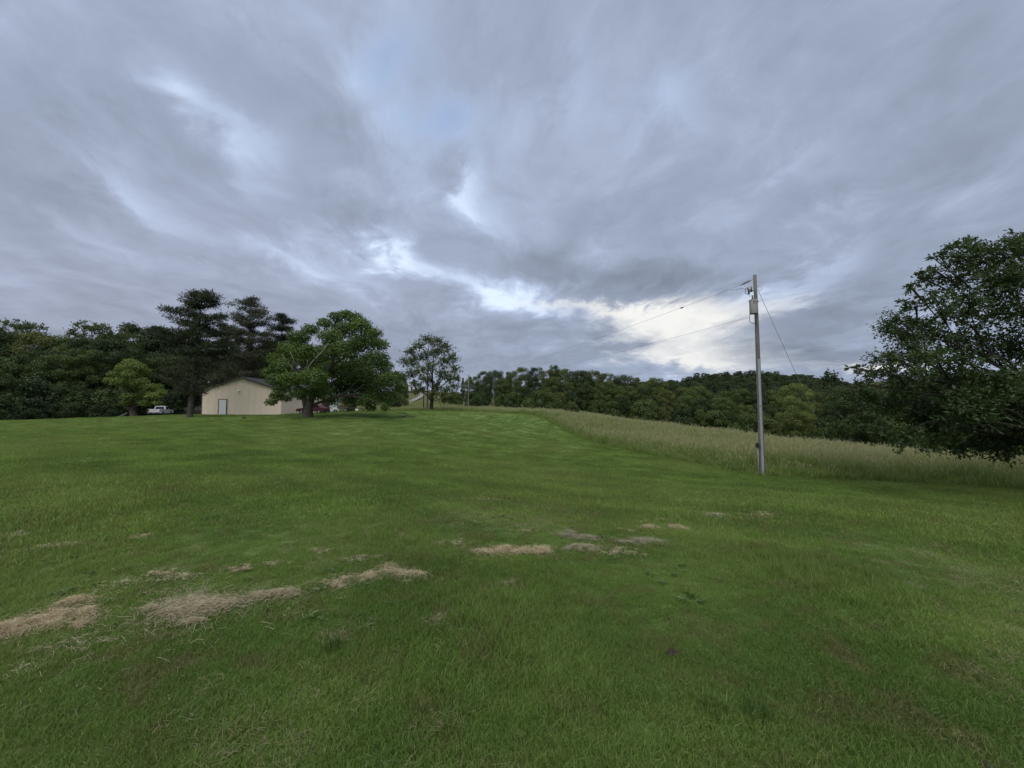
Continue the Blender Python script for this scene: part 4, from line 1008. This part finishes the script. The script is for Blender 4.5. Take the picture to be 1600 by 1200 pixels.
MB().tube([tc_ + Vector((-.03, 0, zt1)), tc_ + Vector((-.03, 0, zt1 + .07)), tc_ + Vector((-.03, 0, zt1 + .08)), tc_ + Vector((-.03, 0, zt1 + .22))], [.045, .045, .03, .028], 10).build('bushing', M_porc, tank)
for dx_ in (-.08, .06): MB().tube([tc_ + Vector((dx_, -.17, zt1 - .13)), tc_ + Vector((dx_, -.24, zt1 - .13))], .028, 8).build('bushing', M_porc, tank)
MB().box(-.12, -.04, -.14, .0, zt0 + .1, zt0 + .16).build('bracket', M_steel, tank); MB().box(-.12, -.04, -.14, .0, zt1 - .18, zt1 - .12).build('bracket', M_steel, tank)
zc = pzv(452)
ar = MB(); ar.tube([(-.08, -.03, zc), (-.36, -.09, zc + .03)], .02, 6); ar.build('cutout_arm', M_steel, pole)
co_ = MB(); co_.tube([(-.40, -.10, zc + .12), (-.36, -.10, zc - .02), (-.36, -.10, zc - .18)], [.035, .05, .035], 8); cu = co_.build('fuse_cutout', M_porc, pole, True)
MB().tube([(-.41, -.10, zc + .13), (-.54, -.14, zc + .06), (-.53, -.14, zc - .16), (-.40, -.11, zc - .20)], .018, 6).build('fuse_tube', M_steel, cu)
MB().tube([(-.22, -.06, zc + .18), (-.22, -.06, zc - .06)], [.035, .045], 8).build('lightning_arrester', M_porc, pole, True)
zi = pzv(436)
ins = MB(); a0, a1 = Vector((-.10, .02, zi + .08)), Vector((-.42, .45, zi - .06))
for k in range(5):
    c0 = a0.lerp(a1, .25 + .12 * k); c1 = a0.lerp(a1, .25 + .12 * k + .05); ins.tube([c0, c1], [.055, .03], 8)
ins.tube([a0, a1], .014, 6); ins.build('insulator', M_porc, pole, True)
MB().tube([a1 + Vector((-.25, .3, -.14)), (-.56, .1, zi - .30), (-.46, -.10, zi - .42), (-.41, -.10, zc + .13)], .008, 5).build('jumper_wire', M_wire, pole)
MB().tube([(-.36, -.10, zc - .18), (-.33, -.12, zc - .30), (-.27, -.13, zt1 + .22)], .008, 5).build('jumper_wire', M_wire, pole)
MB().tube([(-.38, -.16, zt1 - .1), (-.42, -.2, zt0 - .05), (-.40, -.14, zt0 - .35), (-.2, -.06, zt0 - .42), (-.10, 0, zt0 - .40)], .012, 5).build('secondary_wire', M_wire, pole)
MB().tube([tc_ + Vector((.02, -.1, zt0)), tc_ + Vector((.02, -.1, zt0 - .18)), (-.15, -.12, zt0 - .25), (-.08, -.1, zt0 - .5)], .014, 5).build('secondary_wire', M_wire, pole)
MB().tube([(.10, -.02, zc + .16), (.22, -.02, zc + .22), (.30, -.02, zc + .12), (.22, -.02, zc + .02), (.11, -.02, zc + .04)], .006, 5).build('guy_loop', M_wire, pole)
def wire(name, a, b_, sag, r, label, cat='wire', parts=False):
    pts = []
    for i in range(25):
        t_ = i / 24; p = Vector(a).lerp(Vector(b_), t_); p.z -= sag * 4 * t_ * (1 - t_); pts.append(p)
    o_ = MB().tube(pts, r, 5).build(name, M_wire, None, True)
    return tag(o_, label, cat), pts
def far_pole(px, Yd, h, r, label, arm=True, name='utility_pole', cat='utility pole'):
    loc = on_ground(px, Yd); t_ = empty(name, loc); tag(t_, label, cat)
    MB().tube([(0, 0, -.3), (0, 0, 0), (0, 0, h * .5), (0, 0, h)], [r, r, r * .85, r * .65], 10).build('shaft', M_pole if arm else M_bark_dk, t_, True)
    if arm:
        MB().tube([(0, 0, h), (0, 0, h + .22)], [.05, .03], 8).build('insulator', M_porc, t_)
        MB().tube([(-.1, 0, h - 1.3), (-.26, 0, h - 1.3)], [.05, .06], 8).build('insulator', M_porc, t_)
    return Vector(loc)
fx = at(732, 0, 97); fh = EYE - (586 - 636) / FPX * 97 - gz(fx[0], 97)
f1 = far_pole(732, 97, fh, .16, 'thin wooden utility pole far off left of the tree line')
f2 = far_pole(668, 71.5, 8.4, .17, 'grey wooden utility pole standing against the airy walnut')
far_pole(662, 71.8, 3.4, .10, 'short dark wooden post beside the airy walnut', False, 'post', 'post')
base = Vector((*PXY, pz))
w1, wp = wire('power_line', base + a1, f1 + Vector((0, 0, fh + .2)), .9, .006, 'upper power line running from the near utility pole to the far one')
mk = MB(); mk.tube([wp[1].lerp(wp[2], .1) + Vector((0, 0, -.02)), wp[1].lerp(wp[2], .16) + Vector((0, 0, -.02))], [.03, .04], 8)
tag(mk.build('line_splice', M_dark, None, True), 'small dark splice clamped on the upper power line', 'splice')
w2, wq = wire('power_line', base + Vector((-.40, -.14, zt0 - .15)), f1 + Vector((-.2, 0, fh - 1.3)), .9, .005, 'lower power line running from under the transformer to the far pole')
wire('power_line', f1 + Vector((0, 0, fh + .2)), f2 + Vector((0, 0, 8.6)), .5, .008, 'power line between the far utility pole and the walnut')
ax_, ay_ = 18.4, 22.2
wire('guy_wire', base + Vector((.11, 0, pzv(450))), (ax_, ay_, gz(ax_, ay_) + .35), 0.0, .010, 'slanting guy wire from the near pole down into the meadow', 'guy wire')[0].data.materials[0] = mat('galvanised_wire', lambda T: princ(T, (.52, .53, .55), .5, .2))

# ================================================================== house and lane on the far slope
M_gravel = mat('gravel', lambda T: princ(T, T.mix(T.noise(pos(T), 3, 5, .7), (.20, .19, .175), (.32, .305, .285)), .95, 0, None, .1))
lane = [(-29.0, 106), (-30.8, 116), (-32, 126), (-33.4, 138), (-35, 150), (-38, 164), (-44, 178)]
V_, F_ = [], []
lp = []
for a, c in zip(lane[:-1], lane[1:]):
    for k in range(10): lp.append((a[0] + (c[0] - a[0]) * k / 10, a[1] + (c[1] - a[1]) * k / 10))
for i, (x, y) in enumerate(lp):
    n2 = lp[min(i + 1, len(lp) - 1)]; p2 = lp[max(i - 1, 0)]; tx_, ty_ = n2[0] - p2[0], n2[1] - p2[1]; l_ = math.hypot(tx_, ty_)
    for s_ in (-.9, -.3, .3, .9):
        qx_, qy_ = x - ty_ / l_ * s_, y + tx_ / l_ * s_; V_.append((qx_, qy_, gz(qx_, qy_) + .35))
    if i: F_ += [((i - 1) * 4 + k, (i - 1) * 4 + k + 1, i * 4 + k + 1, i * 4 + k) for k in range(3)]
tag(link(bpy.data.objects.new('gravel_lane', fast_mesh('gravel_lane', np.array(V_), np.array(F_), M_gravel, True))), kind='structure')
hx, hy = at(645, 0, 182)[:2]
hs = empty('farmhouse', (hx, hy, gz(hx, hy) - .3)); tag(hs, 'small white house with pale roof on the far slope behind the walnut', 'house')
MB().box(-3.2, 3.2, -2.5, 2.5, -.5, 2.6).build('wall', M_white, hs)
for s_ in (-1, 1):
    MB().hull8([(-3.5, 0, 4.0), (-3.5, s_ * 2.9, 2.5), (3.5, s_ * 2.9, 2.5), (3.5, 0, 4.0)], [(-3.5, 0, 4.12), (-3.5, s_ * 2.9, 2.62), (3.5, s_ * 2.9, 2.62), (3.5, 0, 4.12)]).build('roof', painted('pale_roof', (.42, .42, .44), .5), hs)
MB().prism([(-2.5, 2.6), (2.5, 2.6), (0, 3.95)], 'x', -3.2, 3.2).build('gable', M_white, hs)
for x in (-1.9, 1.9):
    wn_ = MB().box(x - .5, x + .5, -2.56, -2.5, .9, 2.0).build('window', M_white, hs); MB().box(x - .42, x + .42, -2.58, -2.56, .98, 1.92).build('pane', M_glass, wn_)
MB().box(-.45, .45, -2.56, -2.5, 0, 2.0).build('door', M_trim, hs)

# ================================================================== dry grass clippings left by the mower
M_straw = leafy('straw', (.235, .200, .122), (.570, .505, .355), .25, False, .02)
def straw_mesh(name, rng, path, width, height, n, L0=.03, L1=.10, w=.002, origin=(0, 0), scraps=14):
    """matted scraps of dry straw strung unevenly along a path, flat enough for the grass to come through"""
    path = np.array(path, float); seg = np.r_[0, np.cumsum(np.hypot(*np.diff(path, axis=0).T))]
    T_ = rng.uniform(0, 1, scraps) * seg[-1]
    cx = np.interp(T_, seg, path[:, 0]) + rng.normal(0, width * .55, scraps); cy = np.interp(T_, seg, path[:, 1]) + rng.normal(0, width * .55, scraps)
    sz = width * rng.lognormal(-.55, .55, scraps); an = rng.uniform(-.7, .7, scraps); el_ = rng.uniform(.35, .8, scraps); hh = height * rng.uniform(.1, .9, scraps) * np.clip(sz / width, .3, 1.2)
    k = rng.choice(scraps, n, p=sz ** 1.6 / (sz ** 1.6).sum())
    u, v = rng.normal(0, .5, n), rng.normal(0, .5, n)
    ang = np.arctan2(v, u); rag = 1 + .35 * np.sin(ang * 3 + k) + .25 * np.sin(ang * 7 + 2 * k)
    loose = rng.uniform(0, 1, n) < .32; u, v = u * rag * np.where(loose, 2.1, .85), v * rag * np.where(loose, 2.1, .85)
    x = cx[k] + sz[k] * (u * np.cos(an[k]) - v * el_[k] * np.sin(an[k])); y = cy[k] + sz[k] * (u * np.sin(an[k]) + v * el_[k] * np.cos(an[k]))
    rho = np.exp(-(u * u + v * v) * 2.2)
    z_ = ground(x, y) + .018 + hh[k] * rho * rng.uniform(.2, 1, n) + rng.uniform(0, .016, n)
    a = an[k] + rng.normal(0, 1.1, n); el = rng.normal(0, .22, n); L = rng.uniform(L0, L1, n)
    d_ = np.stack([np.cos(a) * np.cos(el), np.sin(a) * np.cos(el), np.sin(el)], -1) * L[:, None] / 2
    s_ = np.stack([-np.sin(a), np.cos(a), rng.normal(0, .5, n)], -1) * w * rng.uniform(.5, 1.3, n)[:, None] / 2
    c = np.stack([x, y, z_], -1); bend = np.array([0, 0, 1]) * (L * rng.uniform(-.05, .22, n))[:, None]
    V = np.stack([c - d_ - s_, c - d_ + s_, c + bend + s_, c + bend - s_, c + d_ + s_, c + d_ - s_], 1).reshape(-1, 3) - np.array([origin[0], origin[1], 0])
    i6 = np.arange(n)[:, None] * 6
    Fq = np.concatenate([i6 + np.array([0, 1, 2, 3]), i6 + np.array([3, 2, 4, 5])])
    tn = np.clip(rng.uniform(0, .75, n) + .4 * rho - .1, 0, 1)
    return fast_mesh(name, V, Fq, M_straw, False, {'tint': ('FACE', np.r_[tn, tn])})
rng = np.random.default_rng(51)
G_CLIP = 'rows of dry clippings on the lawn'
for pts, wd_, ht, cnt, lb in [
    ([(-40, 1003), (0, 992), (45, 978), (85, 962), (112, 950), (128, 968)], .22, .13, 6500, 'long tan pile of dry grass clippings at the left edge of the lawn'),
    ([(262, 947), (300, 938), (322, 926), (350, 938), (400, 930), (430, 923), (470, 922)], .22, .13, 6000, 'largest tan mound of dry clippings, left of centre in the foreground'),
    ([(520, 908), (550, 900), (580, 898), (614, 884), (640, 896), (660, 897)], .22, .10, 3000, 'ragged clump of dry clippings just right of the largest mound'),
    ([(778, 858), (800, 857), (820, 861), (846, 853)], .26, .10, 2800, 'lumpy clump of dry clippings near the centre of the lawn'),
    ([(884, 828), (896, 838), (925, 839), (946, 838)], .26, .11, 2000, 'curved clump of dry clippings behind the centre clump'),
    ([(895, 853), (905, 858), (912, 852)], .22, .09, 900, 'small clump of dry clippings in front of the curved clump'),
    ([(984, 845), (996, 841), (1006, 846)], .24, .09, 1000, 'small heaped clump of dry clippings right of the curved clump'),
    ([(985, 828), (1010, 822), (1030, 826), (1050, 822)], .28, .06, 1300, 'thin scattered row of dry clippings before the utility pole'),
    ([(1085, 800), (1110, 801), (1124, 806), (1136, 806)], .30, .11, 1900, 'clump of dry clippings farther right, below the utility pole'),
    ([(1152, 803), (1172, 803), (1185, 800), (1206, 805)], .28, .08, 1500, 'rightmost clump of dry clippings on the lawn')]:
    gp = [hit(*p) for p in pts]; o0 = gp[len(gp) // 2]
    o_ = link(bpy.data.objects.new('clippings_pile', straw_mesh('clippings_pile', rng, [(p.x, p.y) for p in gp], wd_ * .52, ht * .46, int(cnt * 1.15), .03, .10, .0018 if o0.y < 6 else .0036, (o0.x, o0.y), 26 if cnt > 2500 else 12)))
    o_.location = (o0.x, o0.y, 0); tag(o_, lb, 'clippings', G_CLIP)
Vs, Fs, Ts, off = [], [], [], 0
for px, py, n_, wd_ in [(685, 847, 350, .2), (730, 778, 260, .25), (752, 780, 300, .25), (785, 910, 260, .1), (255, 893, 300, .14), (272, 901, 260, .1), (380, 887, 260, .12), (568, 870, 300, .2), (655, 755, 220, .35), (940, 763, 260, .3), (20, 836, 260, .2), (75, 854, 300, .22), (215, 838, 240, .16), (505, 860, 160, .12), (684, 960, 260, .14),
                        (312, 967, 320, .07), (430, 880, 120, .1), (820, 828, 120, .15), (970, 860, 220, .2), (940, 862, 220, .25), (1255, 778, 120, .3), (180, 910, 160, .12), (60, 1030, 160, .30), (150, 990, 120, .2), (700, 985, 160, .3), (1010, 812, 120, .2), (520, 905, 260, .3), (90, 1000, 160, .25)]:
    h = hit(px, py)
    me = straw_mesh('bits', rng, [(h.x - .1 * wd_, h.y), (h.x + wd_, h.y + .05)], wd_ * .6, .025 if wd_ < .25 else .008, int(n_ * .9), .025, .07, .0016 if h.y < 3.5 else .0022 if h.y < 6 else .0045, (0, 0), 6)
    v = np.empty(len(me.vertices) * 3, np.float32); me.vertices.foreach_get('co', v); f = np.empty(len(me.loops), np.int32); me.loops.foreach_get('vertex_index', f)
    tn = np.empty(len(me.polygons), np.float32); me.attributes['tint'].data.foreach_get('value', tn)
    Vs.append(v.reshape(-1, 3)); Fs.append(f.reshape(-1, 4) + off); Ts.append(tn); off += len(me.vertices); bpy.data.meshes.remove(me)
o_ = link(bpy.data.objects.new('scattered_clippings', fast_mesh('scattered_clippings', np.concatenate(Vs), np.concatenate(Fs), M_straw, False, {'tint': ('FACE', np.concatenate(Ts))})))
tag(o_, 'small wisps of dry clippings scattered over the lawn', 'clippings', kind='stuff')

# ================================================================== small things on the lawn
def rosette(rng, m):
    V, Fq, tn = [], [], []
    for k in range(9):
        a = k * 2.4 + rng.uniform(-.3, .3); l = rng.uniform(.03, .07); w_ = l * .32; e = rng.uniform(.15, .7)
        d_ = np.array([math.cos(a) * math.cos(e), math.sin(a) * math.cos(e), math.sin(e)]); s_ = np.array([-math.sin(a), math.cos(a), 0])
        b0 = np.array([0, 0, .01]); n0 = len(V)
        V += [b0, b0 + d_ * l * .55 + s_ * w_ * .5, b0 + d_ * l - np.array([0, 0, l * .25]), b0 + d_ * l * .55 - s_ * w_ * .5]
        Fq.append((n0, n0 + 1, n0 + 2, n0 + 3)); tn.append(rng.uniform(0, 1))
    return fast_mesh('weed_rosette', np.array(V), np.array(Fq), m, False, {'tint': ('FACE', np.array(tn))})
M_weed = leafy('weed_leaf', (.070, .120, .034), (.140, .215, .062), .35, False, .03)
rw = np.random.default_rng(61)
P = ring_points(rw, 1.2, 12, lambda r: 9 if r < 4 else 9 * (4 / r) ** 1.2, R(-62), R(62))
P = P[smooth_noise(np.random.default_rng(62), P[:, 0], P[:, 1], 1.6) > .2]; n_ = len(P); s_ = rw.uniform(.6, 1.3, n_)
tag(scatter('lawn_weeds', np.c_[P, ground(P[:, 0], P[:, 1]) + .01], np.c_[rw.normal(0, .15, n_), rw.normal(0, .15, n_), rw.uniform(0, 6.28, n_)], np.c_[s_, s_, s_], rw.integers(0, 3, n_), [rosette(rw, M_weed) for _ in range(3)]),
    'small broad-leaved weeds growing among the lawn grass', 'weeds', kind='stuff')
P = ring_points(rw, 1.0, 9, lambda r: 75 if r < 4 else 75 * (4 / r) ** 1.3, R(-62), R(62))
P = P[smooth_noise(np.random.default_rng(63), P[:, 0], P[:, 1], 1.1) + rw.normal(0, .35, len(P)) > .55]; n_ = len(P)
def thatch(rng):
    n = 26; a = rng.uniform(0, 6.28, n); L = rng.uniform(.02, .07, n); c = np.c_[rng.normal(0, .06, (n, 2)), rng.uniform(.012, .040, n)]
    d_ = np.c_[np.cos(a), np.sin(a), rng.normal(0, .25, n)] * L[:, None] / 2; s_ = np.c_[-np.sin(a), np.cos(a), np.zeros(n)] * .0007
    V = np.stack([c - d_ - s_, c - d_ + s_, c + d_ + s_, c + d_ - s_], 1).reshape(-1, 3)
    return fast_mesh('thatch_bits', V, np.arange(4 * n).reshape(n, 4), M_straw, False, {'tint': ('FACE', rng.uniform(0, .45, n))})
tag(scatter('dry_thatch', np.c_[P, ground(P[:, 0], P[:, 1])], np.c_[np.zeros(n_), np.zeros(n_), rw.uniform(0, 6.28, n_)], np.ones((n_, 3)), rw.integers(0, 3, n_), [thatch(rw) for _ in range(3)]),
    'fine dry straw bits lying between the grass blades', 'thatch', kind='stuff')
M_clump = leafy('clump_blade', (.060, .105, .025), (.125, .190, .050), .4, False, .04)
for px, py, h, n_, lb in [(527, 1003, .17, 46, 'broad-bladed bright grass clump in the left foreground'), (1165, 1100, .16, 40, 'pale upright grass clump at the bottom right'), (1100, 1095, .13, 34, 'low bright grass clump left of the pale upright clump')]:
    p = hit(px, py)
    o_ = link(bpy.data.objects.new('grass_clump', tuft_mesh('grass_clump', rng, n_, .07, h * .5, h, .007, .75, M_clump)))
    o_.location = (p.x, p.y, gz(p.x, p.y)); tag(o_, lb, 'grass clump')
M_soil = mat('soil', lambda T: princ(T, T.mix(T.noise(obj_co(T), 30, 5, .7), (.018, .014, .010), (.075, .058, .042)), .95, 0, T.noise(obj_co(T), 40, 5, .7), .1, .01, .9))
def clod(px, py, r, lb, name='soil_clod', cat='soil clod', flat=.5):
    p = hit(px, py); bm = bmesh.new(); bmesh.ops.create_icosphere(bm, subdivisions=3, radius=r)
    for v in bm.verts:
        k = 1 + .28 * math.sin(v.co.x * 9 / r * .35 + 1) * math.sin(v.co.y * 8 / r * .35) + random.uniform(-.10, .10)
        v.co = Vector((v.co.x * k, v.co.y * k * .8, v.co.z * k * flat))
    me = bpy.data.meshes.new(name); bm.to_mesh(me); bm.free(); me.materials.append(M_soil)
    o_ = link(bpy.data.objects.new(name, me)); o_.location = (p.x, p.y, gz(p.x, p.y) + r * .25); tag(o_, lb, cat)
clod(1041, 1009, .045, 'small dark clod of soil in the grass right of centre')
clod(1506, 1178, .045, 'dark clod of soil at the bottom right corner of the lawn')
clod(383, 654, .22, 'low dark stump in the lawn before the barn', 'tree_stump', 'stump', .55)
p = hit(637, 653); t = empty('brush_pile', (p.x, p.y, gz(p.x, p.y))); tag(t, 'low dark pile of sticks on the lawn below the crest', 'brush pile')
for k in range(26):
    a = random.uniform(0, 6.28); r_ = random.uniform(0, .9); l_ = random.uniform(.4, 1.0); e = random.uniform(-.1, .35)
    c = Vector((r_ * math.cos(a) * 1.3, r_ * math.sin(a) * .7, .10 + .22 * (1 - r_))); a2 = random.uniform(0, 6.28); d_ = Vector((math.cos(a2), math.sin(a2), e)) * l_ / 2
    MB().tube([c - d_, c + Vector((0, 0, .03)), c + d_], [.03, .025, .012], 5).build('stick', M_bark_dk if k % 3 else M_dead, t)
p = on_ground(193, 60.5); t = empty('log', (p[0], p[1], p[2] + .22), R(20)); tag(t, 'pale sawn log leaning at the edge of the left wood', 'log'); t.rotation_euler = (0, R(-28), R(10))
MB().tube([(-.75, 0, 0), (-.3, .03, .01), (.3, -.02, 0), (.75, 0, .02)], [.13, .12, .12, .11], 10).build('trunk_piece', M_dead, t, True)
